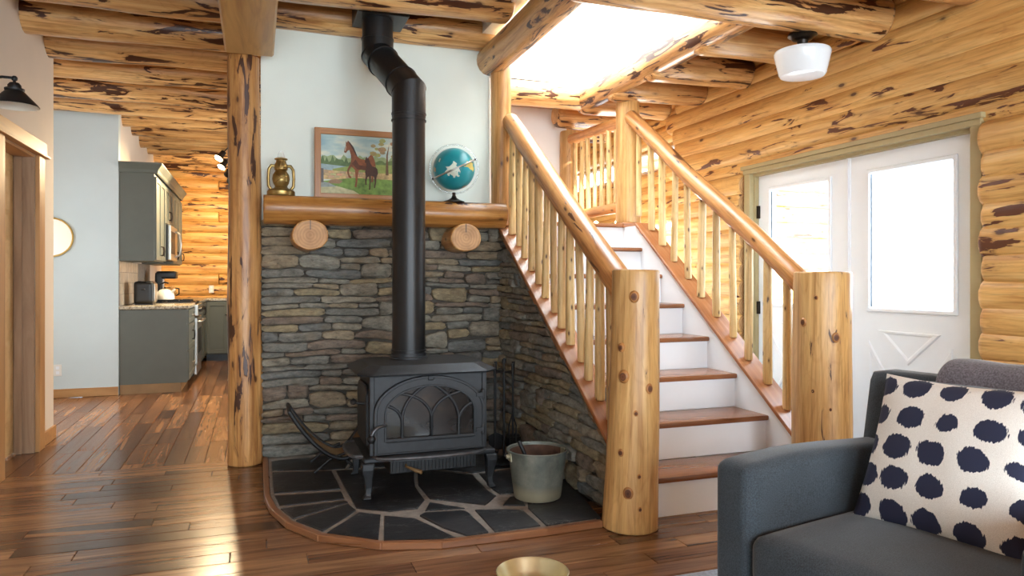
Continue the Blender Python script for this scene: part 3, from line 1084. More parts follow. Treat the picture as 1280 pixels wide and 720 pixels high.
# mantel
sh = lambda x, y, z: (y, min(z, 0.082))
mt_ = log('mantel_log', (0.045, 4.935, 1.685), (1.70, 4.935, 1.685), 0.105, 0.098, M['mantel'], None, 77, 0.03, 0.008, 22, 0.1, 0.008, shape=sh)
tag(mt_, 'honey-brown half log mantel shelf above the stone wall', 'mantel')
for (x, z, rx, seed, lab) in ((0.33, 1.508, 0.115, 81, 'round cut log bracket under the mantel below the brass lantern'), (1.372, 1.512, 0.112, 83, 'round cut log bracket under the mantel below the globe')):
    b_ = log('log_bracket', (x, 4.80, z), (x, 5.09, z), rx, rx, M['log_post'], None, seed, 0.03, 0.002, 22, 0.1, 0.008, M['cut_end'], flat=0.86)
    tag(b_, lab, 'bracket', 'cut log brackets under the mantel')
    m = MB()
    m.box(x - 0.002, x + 0.003, 4.7985, 4.81, z + 0.035, z + 0.095)
    m.build('radial_crack', M['black'], b_)

# ================================================================ RIGHT WALL (logs), ENTRY DOORS, WINDOWS
RX = 3.70
m = MB()
m.box(3.775, 3.87, -3.0, 2.80, 0, 3.0)
m.box(3.775, 3.87, 4.74, 5.90, 0, 3.0)
m.box(3.775, 3.87, 2.80, 4.74, 2.07, 3.0)
wall_right = struct('wall_right', m, M['log_wall'])
PT = 0.1385
for k in range(-1, 21):
    z = 0.103 + PT * (k + 0.5)
    if z < 0.02 or z > 2.95:
        continue
    segs = [(0.6, 5.78)]
    if z < 2.10:
        segs = [(0.6, 2.765), (4.785, 5.78)]
    for (a, b) in segs:
        a2 = a
        b2 = b
        if b > 5:
            b2 = b + 0.09 * math.sin(k * 2.2)
        if b < 2.8:
            b2 = b + 0.02 * math.sin(k * 3.1)
        dx_ = 0.05 if k == 14 else 0.0
        log('log', (RX + dx_, a2, z), (RX + dx_, b2, z), 0.100, 0.100, M['log_wall'], wall_right, 500 + k * 2 + int(a), 0.035, 0.010, 20, 0.18, 0.02, shape=lambda x_, y_, z_, lo=(-0.045 if k == 14 else -1): ((0.076 + (y_ - 0.076) * 0.45) if y_ > 0.076 else y_, max(z_, lo)))
m = MB()
m.box(3.66, 3.87, -3.0, 0.6, 0, 2.95)
m.build('rear_run', M['log_wall'], wall_right)
# recessed far stretch of the wall beyond the stair hall, with a clerestory window and a low window widened to brighten the landing
m = MB()
m.box(3.92, 4.0, 5.90, 9.3, 0, 0.8)
m.box(3.92, 4.0, 5.90, 9.3, 1.80, 2.34)
m.box(3.92, 4.0, 5.90, 9.3, 2.56, 3.0)
m.box(3.92, 4.0, 7.55, 9.3, 0.8, 1.80)
wall_hall_r = struct('wall_right_far', m, M['log_wall'])
for k in range(-1, 21):
    z = 0.103 + PT * (k + 0.5)
    if z < 0.02 or z > 2.95 or 2.33 < z < 2.57:
        continue
    a = 5.72
    if 0.82 < z < 1.80:
        a = 7.57
    log('log', (3.86, a, z), (3.86, 9.3, z), 0.09, 0.09, M['log_wall'], wall_hall_r, 620 + k, 0.03, 0.008, 12, 0.2, 0.02)
m = MB()
m.box(1.74, 4.0, 9.3, 9.4, 0, 3.0)
struct('wall_hall_end', m, M['log_wall'])
for i, (ya, yb, za, zb) in enumerate(((5.80, 8.4, 2.345, 2.555), (5.92, 7.55, 0.81, 1.79))):
    wn = thing('window_%d' % (i + 1), (3.93, (ya + yb) / 2, za), kind='structure')
    m = MB()
    t_ = 0.025
    o4 = [(3.90, ya, za), (3.90, yb, za), (3.90, yb, zb), (3.90, ya, zb)]
    i4 = [(3.90, ya + t_, za + t_), (3.90, yb - t_, za + t_), (3.90, yb - t_, zb - t_), (3.90, ya + t_, zb - t_)]
    m.ringprism(o4, i4, (0.06, 0, 0))
    m.build('window_frame', M['white'], wn, 0.003)
    m = MB()
    m.box(3.93, 3.934, ya + t_, yb - t_, za + t_, zb - t_)
    m.build('pane', M['glass'], wn)
# pale log wing of the house seen through the door glass
m = MB()
m.box(4.6, 8.0, 8.1, 8.2, -0.2, 3.4)
we = struct('wall_exterior', m, M['log_wall'])
for k in range(0, 17):
    log('log', (4.5, 8.06, 0.0 + 0.21 * k), (8.0, 8.06, 0.0 + 0.21 * k), 0.14, 0.14, M['log_wall'], we, 700 + k, 0.02, 0.005, 12, 0.6, 0.02)
m = MB()
m.box(3.87, 13.0, -6, 8.1, -0.3, -0.16)
po = struct('floor_porch', m, M['white'])

# entry door casing
DT = 2.035
tr2 = thing('trim_2', (3.70, 3.77, 0), kind='structure')
for (ya, yb) in ((2.775, 2.845), (4.695, 4.765)):
    m = MB()
    m.box(3.655, 3.80, ya, yb, 0, 2.06)
    m.build('casing', M['olive'], tr2, 0.004)
for (ya, yb) in ((2.835, 2.855), (4.685, 4.71)):
    m = MB()
    m.box(3.70, 3.86, ya, yb, 0, 2.05)
    m.build('jamb', M['olive'], tr2, 0.003)
m = MB()
m.box(3.645, 3.80, 2.775, 4.765, 2.05, 2.085)
m.build('head_casing', M['olive'], tr2, 0.003)
m = MB()
m.box(3.632, 3.80, 2.76, 4.78, 2.085, 2.115)
m.build('head_moulding', M['olive'], tr2, 0.003)
m = MB()
m.box(3.69, 3.86, 2.80, 4.74, 2.03, 2.055)
m.build('head_jamb', M['olive'], tr2, 0.003)


def door_leaf(idx, y0, y1, g0, g1):
    d = thing('door_%d' % idx, (3.755, (y0 + y1) / 2, 0), kind='structure')
    gz0, gz1 = 1.04, 1.905
    m = MB()
    m.box(3.735, 3.78, y0, g0, 0.01, DT)
    m.box(3.735, 3.78, g1, y1, 0.01, DT)
    m.box(3.735, 3.78, g0, g1, 0.01, gz0)
    m.box(3.735, 3.78, g0, g1, gz1, DT)
    sl = m.build('door_slab', M['doorwhite'], d)
    t_ = 0.026
    X = 3.722
    m = MB()
    o4 = [(X, g0 - t_, gz0 - t_), (X, g1 + t_, gz0 - t_), (X, g1 + t_, gz1 + t_), (X, g0 - t_, gz1 + t_)]
    i4 = [(X, g0, gz0), (X, g1, gz0), (X, g1, gz1), (X, g0, gz1)]
    m.ringprism(o4, i4, (0.03, 0, 0))
    m.build('glass_moulding', M['doorwhite'], d, 0.005)
    m = MB()
    m.box(3.752, 3.757, g0, g1, gz0, gz1)
    m.build('pane', M['glass'], d)
    # crossbuck: four triangular moulded panels
    a, b = y0 + 0.15, y1 - 0.15
    lo, hi = 0.20, 0.90
    cy, cz = (a + b) / 2, (lo + hi) / 2
    e = 0.035
    tris = [[(a + e * 2, hi), (b - e * 2, hi), (cy, cz + 0.145)],
            [(a, lo + e * 2), (a, hi - e * 2), (cy - 0.10, cz)],
            [(b, hi - e * 2), (b, lo + e * 2), (cy + 0.10, cz)],
            [(b - e * 2, lo), (a + e * 2, lo), (cy, cz - 0.145)]]
    for tri in tris:
        c_ = (sum(q[0] for q in tri) / 3, sum(q[1] for q in tri) / 3)
        X = 3.735

        def ins(k_, xx):
            return [(xx, c_[0] + (q[0] - c_[0]) * k_, c_[1] + (q[1] - c_[1]) * k_) for q in tri]
        m = MB()
        r0, r1, r2, r3 = ins(1.0, X + .001), ins(0.93, X - 0.009), ins(0.80, X - 0.009), ins(0.68, X - 0.001)
        vs = r0 + r1 + r2 + r3
        fs = []
        for q in range(3):
            for i in range(3):
                j = (i + 1) % 3
                fs.append((q * 3 + i, q * 3 + j, q * 3 + 3 + j, q * 3 + 3 + i))
        fs.append((9, 10, 11))
        m.add(vs, fs)
        m.build('crossbuck_panel', M['doorwhite'], d)
    return d


dR = door_leaf(2, 2.857, 3.752, 3.00, 3.59)
dL = door_leaf(3, 3.785, 4.683, 3.945, 4.54)
m = MB()
m.box(3.728, 3.76, 3.752, 3.785, 0.01, DT)
m.box(3.722, 3.74, 3.762, 3.776, 0.01, DT)
m.build('astragal', M['doorwhite'], dL, 0.003)
m = MB()
m.box(3.715, 3.74, 4.665, 4.69, 1.70, 1.80)
m.build('hinge', M['bronze'], dL, 0.002)
m = MB()
m.box(3.715, 3.74, 4.665, 4.69, 0.95, 1.05)
m.build('hinge', M['bronze'], dL, 0.002)
m = MB()
m.tube([(3.72, 3.769, 1.02), (3.72, 3.769, 0.99)], 0.006, 8)
m.build('lock_bolt', M['bronze'], dL)

# ================================================================ STAIRCASE
R_, RUN, YN = 0.21, 0.295, 3.19
XL, XRt = 1.76, 2.855
st = thing('staircase', (2.3, 3.2, 0), 'open log staircase with white risers, brown treads and peeled pole railings', 'staircase')
for k in range(1, 8):
    yn = YN + (k - 1) * RUN
    zt = R_ * k
    m = MB()
    L = XRt + (0.0 if k > 1 else 0.0) - XL
    m.box(0, L, 0, RUN + 0.03, -0.032, 0)
    m.build('tread', M['tread'], st, 0.012, 0.6, Matrix.Translation((XL, yn, zt)), origin=(0, 0, 0), segs=2)
for k in range(1, 9):
    yn = YN + 0.03 + (k - 1) * RUN
    m = MB()
    m.box(XL, XRt, yn, yn + 0.02, R_ * (k - 1), R_ * k - 0.032)
    m.build('riser', M['white'], st)
# landing
yl = YN + 7 * RUN
m = MB()
m.box(0, XRt - XL + 0.02, 0, 6.66 - yl, -0.032, 0)
m.build('landing', M['tread'], st, 0.01, 0.6, Matrix.Translation((XL, yl, R_ * 8)), origin=(0, 0, 0))
m = MB()
m.box(2.835, 2.99, yl - 0.01, 6.66, R_ * 8 - 0.03, R_ * 8 + 0.012)
m.build('landing_edge', M['cap'], st, 0.008)
# right string: white panel with a sloping cap board
capz = lambda yy: 0.358 + 0.742 * (yy - 3.293)
m = MB()
y0, y1 = 3.24, 5.03
m.prism([(XRt, y0, 0), (XRt, 6.66, 0), (XRt, 6.66, R_ * 8 - 0.03), (XRt, y1 + 0.02, R_ * 8 - 0.03), (XRt, y1, capz(y1)), (XRt, y0, capz(y0))], (0.12, 0, 0))
m.build('string_panel', M['white'], st)
# left string
m = MB()
lz = lambda yy: 0.50 + 0.70 * (yy - 3.45)
m.prism([(1.70, 3.22, lz(3.22) - 0.06), (1.70, 5.12, lz(5.12) - 0.06), (1.70, 5.12, lz(5.12) - 0.01), (1.70, 3.22, lz(3.22) - 0.01)], (0.075, 0, 0))
m.build('string_fascia', M['cap'], st)
m = MB()
m.prism([(1.775, 3.25, 0), (1.775, 5.12, 0), (1.775, 5.12, lz(5.12) - 0.01), (1.775, 3.25, lz(3.25) - 0.01)], (0.02, 0, 0))
m.build('string_panel', M['white'], st)


def sloped(name, x0, x1, ya, yb, zf, th, mat, parent):
    p0 = Vector((0, ya, zf(ya)))
    p1 = Vector((0, yb, zf(yb)))
    L = (p1 - p0).length
    ang = math.atan2(p1.z - p0.z, p1.y - p0.y)
    m = MB()
    m.box(0, L, -(x1 - x0) / 2, (x1 - x0) / 2, -th / 2, th / 2)
    mt = Matrix.Translation(((x0 + x1) / 2, ya, zf(ya))) @ Matrix.Rotation(PI / 2, 4, 'Z') @ Matrix.Rotation(-ang, 4, 'Y')
    return m.build(name, mat, parent, 0.004, None, mt, origin=(0, 0, 0))


sloped('string_cap', 1.685, 1.845, 3.24, 5.10, lambda y: lz(y), 0.026, M['cap'], st)
sloped('string_cap', XRt - 0.016, XRt + 0.145, 3.24, 5.06, lambda y: capz(y) - 0.004, 0.024, M['cap'], st)
# newel posts
nl = log('newel_post', (1.745, 3.15, 0), (1.775, 3.15, 1.268), 0.136, 0.118, M['newel'], st, 121, 0.03, 0.012, 22, 0.09, 0.007)
nr = log('newel_post', (2.925, 3.15, 0), (2.935, 3.15, 1.262), 0.155, 0.150, M['newel'], st, 127, 0.03, 0.012, 22, 0.09, 0.007)
nt = log('newel_post', (2.945, 5.36, 1.69), (2.945, 5.36, 2.72), 0.104, 0.098, M['newel'], st, 133, 0.03, 0.008, 18, 0.09, 0.007)
nf = log('newel_post', (2.93, 6.54, 1.69), (2.93, 6.54, 2.69), 0.092, 0.088, M['newel'], st, 139, 0.03, 0.008, 18, 0.09, 0.007)

M['knot'] = endgrain('knot_wood', lin(120, 72, 40), lin(60, 32, 18))
M['knot_ring'] = plain('knot_halo_wood', lin(176, 120, 66), 0.4, 0, 0.15, 40)


def knot(parent, u, v, cx_, cy_, rad, size):
    """a branch knot standing slightly proud of a vertical post"""
    d = ray(u, v)
    a = d.x ** 2 + d.y ** 2
    b = -2 * (d.x * cx_ + d.y * cy_)
    c = cx_ ** 2 + cy_ ** 2 - rad ** 2
    q = b * b - 4 * a * c
    if q < 0:
        return
    t_ = (-b - math.sqrt(q)) / (2 * a)
    p = Vector((0, 0, CAMH)) + d * t_
    nrm = Vector((p.x - cx_, p.y - cy_, 0)).normalized()
    mt = Matrix.Translation(p) @ nrm.to_track_quat('X', 'Z').to_matrix().to_4x4()
    m = MB()
    m.lathe([(size * 1.7, -0.010), (size * 1.5, 0.0005), (size * 1.05, 0.005), (size * 0.98, 0.005)], (0, 0, 0), 18, axis='X', sx=0.9, sy=1.15)
    m.build('knot_collar', M['knot_ring'], parent, 0, 0.9, mt, origin=(0, 0, 0))
    m = MB()
    m.lathe([(size, -0.012), (size, 0.005), (size * 0.6, 0.0065), (0, 0.005)], (0, 0, 0), 16, axis='X', sx=0.9, sy=1.1)
    m.build('knot', M['knot'], parent, 0, 0.9, mt, origin=(0, 0, 0))


for (u, v, sz) in ((792.5, 371, 0.016), (776, 434.5, 0.012), (779, 471, 0.018), (812, 486, 0.015), (776, 566, 0.011), (785, 617, 0.018), (799, 596, 0.007), (795, 517, 0.008), (800, 637, 0.007)):
    f = (v - 337) / 330
    knot(nl, u, v, 1.775 - 0.03 * f, 3.15, 0.119 + 0.017 * f, sz)
for (u, v, sz) in ((1004, 403, 0.014), (1045, 422, 0.016), (1016, 489, 0.010), (1038, 512, 0.007), (1020, 372, 0.007)):
    knot(nr, u, v, 2.935, 3.15, 0.151, sz)


def railing(x, ya, za, yb, zb, r0, r1, seed, base, n, ys, ye, parent, rb=0.0255):
    h = log('handrail', (x, ya, za), (x, yb, zb), r0, r1, M['rail'], parent, seed, 0.03, 0.02, 18, 0.12, 0.02)
    for i in range(n):
        y = ys + (ye - ys) * i / (n - 1)
        zr = za + (zb - za) * (y - ya) / (yb - ya)
        dx = 0.006 * math.sin(i * 2.4 + seed)
        rr = rb * (1 + 0.10 * math.sin(i * 1.7 + seed))
        log('baluster', (x + dx, y, base(y)), (x - dx, y + 0.006 * math.cos(i * 3.1), zr - r0 * 0.3), rr * 1.06, rr * 0.95, M['baluster'], h, seed * 50 + i, 0.05, 0.010, 10, 0.14, 0.006)
    return h


hl = railing(1.765, 3.235, 1.155, 5.02, 2.400, 0.074, 0.062, 151, lambda y: lz(y) + 0.010, 13, 3.40, 4.93, st)
hr = railing(2.930, 3.26, 1.170, 5.30, 2.575, 0.064, 0.058, 157, lambda y: capz(y) + 0.006, 11, 3.42, 5.14, st)
hb = railing(2.930, 5.42, 2.560, 6.49, 2.600, 0.052, 0.050, 163, lambda y: 1.86, 7, 5.54, 6.38, st, 0.022)
log('bottom_rail', (2.93, 5.44, 1.835), (2.93, 6.48, 1.845), 0.046, 0.044, M['rail'], st, 171, 0.03, 0.01, 14, 0.12, 0.01)
sloped('cap_vent', 1.79, 1.838, 3.50, 3.62, lambda y: lz(y) + 0.014, 0.006, M['bronze'], st)
# fairy lights on the landing
fy = thing('fairy_lights', onz(757, 281, 1.70), 'string of small glowing warm bulbs lying on the stair landing', 'string lights')
pts = []
for (u, v, r) in ((745, 279, 0.020), (756, 281, 0.013), (772, 278, 0.022), (764, 283, 0.007), (741, 284, 0.008)):
    p = onz(u, v, 1.682 + r)
    if p.y < 5.30:
        p.y = 5.30
    pts.append(p)
    m = MB()
    m.lathe([(0, -r), (r * .7, -r * .7), (r, 0), (r * .7, r * .7), (0, r)], p, 12)
    m.build('bulb', M['fairy'], fy, 0, 3.2)
pts.sort(key=lambda q: q.x)
m = MB()
m.tube([Vector((q.x, q.y, 1.686)) for q in pts], 0.003, 6)
m.build('wire', M['black'], fy)

# ================================================================ WOOD STOVE
HZ = 0.032
stv = thing('wood_stove', (0.9, 4.25, HZ), 'black cast iron wood stove with a gothic arched glass door on curved legs', 'stove')
X0, X1, Y0, Y1 = 0.60, 1.245, 3.98, 4.46
m = MB()
m.box(X0, X1, Y0, Y1, 0.245, 0.690)
body = m.build('body', M['iron'], stv, 0.008)
# corner pilasters and rear shield
for x in (X0, X1):
    m = MB()
    m.box(x - 0.014, x + 0.014, Y0 - 0.010, Y0 + 0.02, 0.25, 0.69)
    m.build('corner_strip', M['iron'], stv, 0.004)


def octo(x0, x1, y0, y1, c, z):
    return [(x0 + c, y0, z), (x1 - c, y0, z), (x1, y0 + c, z), (x1, y1 - c, z), (x1 - c, y1, z), (x0 + c, y1, z), (x0, y1 - c, z), (x0, y0 + c, z)]


m = MB()
la = octo(0.525, 1.315, 3.915, 4.53, 0.075, 0.690)
lb = octo(0.52, 1.32, 3.91, 4.535, 0.075, 0.700)
lc = octo(0.53, 1.31, 3.92, 4.525, 0.075, 0.708)
ld = octo(0.595, 1.245, 3.985, 4.46, 0.06, 0.742)
vs = la + lb + lc + ld
fs = [tuple(range(8))[::-1], tuple(range(24, 32))] + [(q * 8 + i, q * 8 + (i + 1) % 8, q * 8 + 8 + (i + 1) % 8, q * 8 + 8 + i) for q in range(3) for i in range(8)]
m.add(vs, fs)
m.build('top_plate', M['iron'], stv)
m = MB()
m.lathe([(0.115, 0.742), (0.115, 0.752), (0.105, 0.756), (0.105, 0.775), (0.09, 0.776)], (0.88, 4.35, 0), 28)
m.build('flue_collar', M['iron'], stv, 0, 0.6)
# front door with arch
SD = lambda x, y, dy=0.0: ony(430 + x / 3.43, 430 + y / 3.43, Y0 - 0.02) + Vector((0, dy, 0))


def arch(cx, hw, zb, zs, rise, n=20, y=0.0, e=1.0):
    pts = [(cx - hw, y, zb)]
    for i in range(n + 1):
        a = PI - PI * i / n
        pts.append((cx + hw * math.cos(a), y, zs + rise * abs(math.sin(a)) ** e))
    pts.append((cx + hw, y, zb))
    return pts


cx = 0.925
yd = Y0 - 0.012
outer = arch(cx, 0.305, 0.262, 0.480, 0.192, 20, yd)
inner = arch(cx, 0.250, 0.335, 0.475, 0.148, 20, yd)
m = MB()
m.ringprism(outer, inner, (0, -0.016, 0))
door = m.build('fire_door', M['iron'], stv, 0.004)
m = MB()
o2 = arch(cx, 0.318, 0.255, 0.480, 0.202, 20, Y0 - 0.002)
i2 = arch(cx, 0.300, 0.266, 0.480, 0.187, 20, Y0 - 0.002)
m.ringprism(o2, i2, (0, -0.03, 0))
m.build('door_rim', M['iron'], door, 0.003)
m = MB()
o3 = arch(cx, 0.262, 0.325, 0.475, 0.158, 20, yd - 0.016)
m.ringprism(o3, [(p[0], yd - 0.016, p[2]) for p in inner], (0, -0.006, 0))
m.build('glass_bead', M['iron'], door, 0.002)
t = NT('fire_glass')
gn = t.noise(t.coord((3, 3, 6)), 1.0, 4)
t.base(t.ramp(gn, [(0.3, lin(24, 22, 21)), (0.6, lin(50, 44, 40)), (0.8, lin(80, 68, 54))]), 0.16)
t.b.inputs['Coat Weight'].default_value = 0.2
M['fireglass'] = t.m
m = MB()
m.prism([(p[0], yd - 0.002, p[2]) for p in inner], (0, 0.004, 0))
m.build('door_glass', M['fireglass'], door)


def bez(p0, c, p1, n=10):
    return [((1 - t) ** 2 * p0[0] + 2 * t * (1 - t) * c[0] + t * t * p1[0], (1 - t) ** 2 * p0[1] + 2 * t * (1 - t) * c[1] + t * t * p1[1]) for t in [i / n for i in range(n + 1)]]


curves = [[(250, 402)] + bez((250, 310), (262, 225), (362, 170)),
          [(375, 400)] + bez((375, 305), (355, 225), (240, 212)),
          [(375, 400)] + bez((375, 305), (398, 220), (520, 198)),
          [(492, 394)] + bez((492, 305), (478, 220), (378, 170)),
          bez((250, 330), (238, 278), (183, 266)),
          bez((492, 318), (502, 268), (552, 248)),
          [(183, 404), (550, 380)], [(183, 412), (550, 388)]]
for cv in curves:
    m = MB()
    pts = [SD(x, y) for x, y in cv]
    if cv[0][1] > 390 and len(cv) == 2:
        zc = 0.334 if cv[0][1] == 404 else 0.326
        pts = [Vector((cx - 0.25, yd - 0.012, zc)), Vector((cx + 0.25, yd - 0.012, zc))]
    else:
        pts = [Vector((p.x, yd - 0.010, max(0.33, p.z))) for p in pts]
    m.tube(pts, 0.0085, 8, flat=0.9)
    m.build('tracery_bar', M['iron'], door, 0, 0.8)
m = MB()
m.box(cx - 0.018, cx + 0.018, Y0 - 0.036, Y0, 0.655, 0.683)
m.build('keystone', M['iron'], door, 0.006)
for z in (0.36, 0.56):
    m = MB()
    m.lathe([(0.011, -0.03), (0.013, -0.02), (0.013, 0.02), (0.011, 0.03)], (1.232, Y0 - 0.024, z), 12)
    m.box(1.19, 1.232, Y0 - 0.034, Y0 - 0.018, z - 0.012, z + 0.012)
    m.build('hinge', M['iron'], door, 0.002)
# latch handle with ball knob
hk = SD(165, 352)
m = MB()
kp = SD(112, 400, -0.05)
m.tube([hk + Vector((0.02, 0, 0)), hk + Vector((-0.005, -0.03, 0.004)), SD(135, 356, -0.045), SD(120, 370, -0.05), SD(112, 390, -0.05)], 0.009, 10)
hd = m.build('latch_handle', M['ironworn'], door, 0, 0.8)
m = MB()
m.lathe([(0, -0.024), (0.012, -0.021), (0.022, -0.008), (0.023, 0.004), (0.016, 0.018), (0, 0.023)], kp + Vector((0, 0, -0.002)), 18)
m.build('ball_knob', M['irondark'], hd, 0, 3.2)
# ash lip, side ledge, side loading door
m = MB()
lip = []
for i in range(13):
    a = PI * i / 12
    lip.append((cx - 0.315 * math.cos(a), Y0 - 0.02 - 0.105 * math.sin(a) ** 0.6, 0.236))
m.prism(lip, (0, 0, 0.014))
m.tube([(p[0], p[1], 0.248) for p in lip], 0.010, 8)
m.build('ash_lip', M['ironworn'], stv, 0, 0.6)
m = MB()
m.prism([(0.55, Y0 - 0.055, 0.222), (1.30, Y0 - 0.055, 0.222), (1.30, 4.50, 0.222), (0.55, 4.50, 0.222)], (0, 0, 0.026))
m.build('bottom_plate', M['iron'], stv, 0.006)
m = MB()
sl_ = []
for i in range(11):
    a = PI * i / 10
    sl_.append((0.555 - 0.075 * math.sin(a) ** 0.6, 4.0 + 0.2 - 0.2 * math.cos(a), 0.232))
m.prism(sl_, (0, 0, 0.014))
m.tube([(p[0], p[1], 0.245) for p in sl_], 0.010, 8)
m.build('side_ledge', M['ironworn'], stv, 0, 0.6)
m = MB()
sa = [(X0 - 0.002, 4.05, 0.29), (X0 - 0.002, 4.40, 0.29), (X0 - 0.002, 4.40, 0.58), (X0 - 0.002, 4.34, 0.625), (X0 - 0.002, 4.11, 0.625), (X0 - 0.002, 4.05, 0.58)]
m.prism(sa, (-0.022, 0, 0))
sd_ = m.build('side_door', M['iron'], stv, 0.006)
m = MB()
m.tube([(X0 - 0.02, 4.10, 0.52), (X0 - 0.06, 4.10, 0.525), (X0 - 0.075, 4.10, 0.53)], 0.008, 8)
m.lathe([(0, -0.02), (0.018, -0.01), (0.02, 0.004), (0, 0.02)], (X0 - 0.085, 4.10, 0.535), 14)
m.build('side_handle', M['irondark'], sd_, 0, 0.9)
for (x, y, sx_, sy_) in ((0.572, 3.935, -1, -1), (1.268, 3.935, 1, -1), (0.572, 4.46, -1, 1), (1.268, 4.46, 1, 1)):
    m = MB()
    prof = [(0.0, 0.225, 0.034), (0.004, 0.19, 0.031), (0.0, 0.14, 0.023), (-0.004, 0.09, 0.018), (-0.001, 0.055, 0.016), (0.006, HZ + 0.008, 0.022), (0.008, HZ, 0.022)]
    vs, fs = [], []
    for o_, z, hw in prof:
        for (a, b) in ((-1, -1), (1, -1), (1, 1), (-1, 1)):
            vs.append((x + sx_ * o_ + a * hw, y + sy_ * o_ + b * hw, z))
    for i in range(len(prof) - 1):
        for j in range(4):
            fs.append((i * 4 + j, i * 4 + (j + 1) % 4, i * 4 + 4 + (j + 1) % 4, i * 4 + 4 + j))
    fs += [(3, 2, 1, 0), tuple(len(vs) - 4 + j for j in range(4))]
    m.add(vs, fs)
    m.build('leg', M['iron'], stv, 0.005)
m = MB()
m.box(0.70, 1.20, 3.99, 4.40, 0.135, 0.224)
pan = m.build('ash_pan', M['irondark'], stv, 0.006)
for i in range(24):
    x = 0.715 + i * 0.0205
    m = MB()
    m.box(x, x + 0.009, 3.982, 3.992, 0.145, 0.218)
    m.build('fin', M['irondark'], pan)
m = MB()
m.tube([(0.79, 3.985, 0.185), (0.785, 3.95, 0.183), (0.83, 3.91, 0.168), (0.86, 3.89, 0.160)], [0.006, 0.006, 0.011, 0.012], 8)
m.build('pan_handle', M['leather'], pan, 0, 0.9)
# pipe
pp = thing('stove_pipe', (0.88, 4.35, 0.776), 'matte black stove pipe with an angled offset rising from the wood stove', 'stove pipe')
A, B, Cc, D = Vector((0.88, 4.35, 0.757)), Vector((0.88, 4.35, 2.375)), Vector((0.755, 4.76, 2.70)), Vector((0.755, 4.76, 3.02))
for (a, b, r) in ((A, Vector((0.88, 4.35, 2.22)), 0.1),):
    m = MB()
    m.tube([a, b], r, 32)
    m.build('lower_pipe', M['pipe'], pp, 0, 0.6)
m = MB()
m.tube([Vector((0.88, 4.35, 2.21)), B, B.lerp(Cc, 0.22)], 0.103, 32)
m.build('lower_elbow', M['pipe'], pp, 0, 0.6)
m = MB()
m.tube([B.lerp(Cc, 0.2), B.lerp(Cc, 0.82)], 0.1, 32)
m.build('offset_pipe', M['pipe'], pp, 0, 0.6)
m = MB()
m.tube([B.lerp(Cc, 0.8), Cc, Cc + Vector((0, 0, 0.10))], 0.103, 32)
m.build('upper_elbow', M['pipe'], pp, 0, 0.6)
m = MB()
m.tube([Cc + Vector((0, 0, 0.09)), D], 0.1, 32)
m.build('upper_pipe', M['pipe'], pp, 0, 0.6)
dirn = (Cc - B).normalized()
for (c_, ax) in ((Vector((0.88, 4.35, 2.19)), Vector((0, 0, 1))), (Vector((0.88, 4.35, 2.23)), Vector((0, 0, 1))), (B, (dirn + Vector((0, 0, 1))).normalized()),
                 (B.lerp(Cc, 0.22), dirn), (B.lerp(Cc, 0.80), dirn), (Cc, (dirn + Vector((0, 0, 1))).normalized()), (Cc + Vector((0, 0, 0.10)), Vector((0, 0, 1))), (Vector((0.88, 4.35, 0.79)), Vector((0, 0, 1)))):
    m = MB()
    k_ = 1.03
    r_ = 0.1065 if ax.z > 0.99 else 0.108
    m.tube([c_ - ax * 0.004, c_ + ax * 0.004], r_, 32)
    m.build('seam_band', M['pipe'], pp, 0, 0.6)
m = MB()
m.box(0.61, 0.94, 4.62, 4.93, 2.925, 3.14)
m.build('ceiling_box', M['black'], pp, 0.004)

# ================================================================ FIREWOOD CRADLE
fr = thing('firewood_cradle', (0.40, 4.68, HZ), 'black metal firewood cradle with a leather sling between stove and stone wall', 'log rack')


def sling(y, n=14):
    pts = []
    for i in range(n + 1):
        t_ = i / n
        x = 0.205 + 0.50 * t_
        z = 0.115 + 0.66 * abs(t_ - 0.62) ** 1.8 * (1.0 if t_ < 0.62 else 2.2)
        pts.append(Vector((x, y, z)))
    return pts


for y in (4.52, 4.84):
    m = MB()
    m.tube(sling(y), 0.013, 8)
    m.build('curved_rail', M['irondark'], fr, 0, 0.9)
m = MB()
a, b = sling(4.525), sling(4.835)
m.add(a + b + [p + Vector((0, 0, -0.008)) for p in a + b], [(i, i + 1, 15 + i + 1, 15 + i) for i in range(14)] + [(30 + i, 45 + i, 46 + i, 31 + i) for i in range(14)])
m.build('sling', M['leather'], fr, 0, 1.0)
m = MB()
m.tube([a[0], a[0] + Vector((-0.012, 0, 0.02)), b[0] + Vector((-0.012, 0, 0.02)), b[0]], 0.014, 8)
m.build('carry_handle', M['irondark'], fr, 0, 0.9)
for y in (4.54, 4.82):
    for (xa, xb) in ((0.335, 0.52), (0.60, 0.42)):
        m = MB()
        m.tube([(xa, y, HZ + 0.008), ((xa + xb) / 2, y, 0.115), (xb, y, 0.145)], 0.009, 8)
        m.build('leg', M['irondark'], fr, 0, 0.9)
# ================================================================ FIREPLACE TOOLS
tx, ty = 1.52, 4.42
ts = thing('tool_stand', (tx, ty, HZ), 'black iron fireplace tool stand in the corner of the stone walls', 'tool stand')
m = MB()
m.lathe([(0.095, HZ), (0.095, HZ + 0.014), (0.03, HZ + 0.025), (0.012, HZ + 0.04)], (tx, ty, 0), 24)
m.build('base', M['irondark'], ts, 0, 0.7)
m = MB()
m.tube([(tx, ty, HZ + 0.03), (tx, ty, 0.68)], 0.008, 8)
m.lathe([(0, -0.02), (0.015, -0.01), (0.015, 0.01), (0, 0.02)], (tx, ty, 0.69), 12)
m.build('pole', M['irondark'], ts, 0, 0.8)
m = MB()
for a in range(4):
    an = a * PI / 2 + 0.4
    m.tube([(tx, ty, 0.62), (tx + .07 * math.cos(an), ty + .07 * math.sin(an), 0.62), (tx + .085 * math.cos(an), ty + .085 * math.sin(an), 0.635)], 0.005, 6)
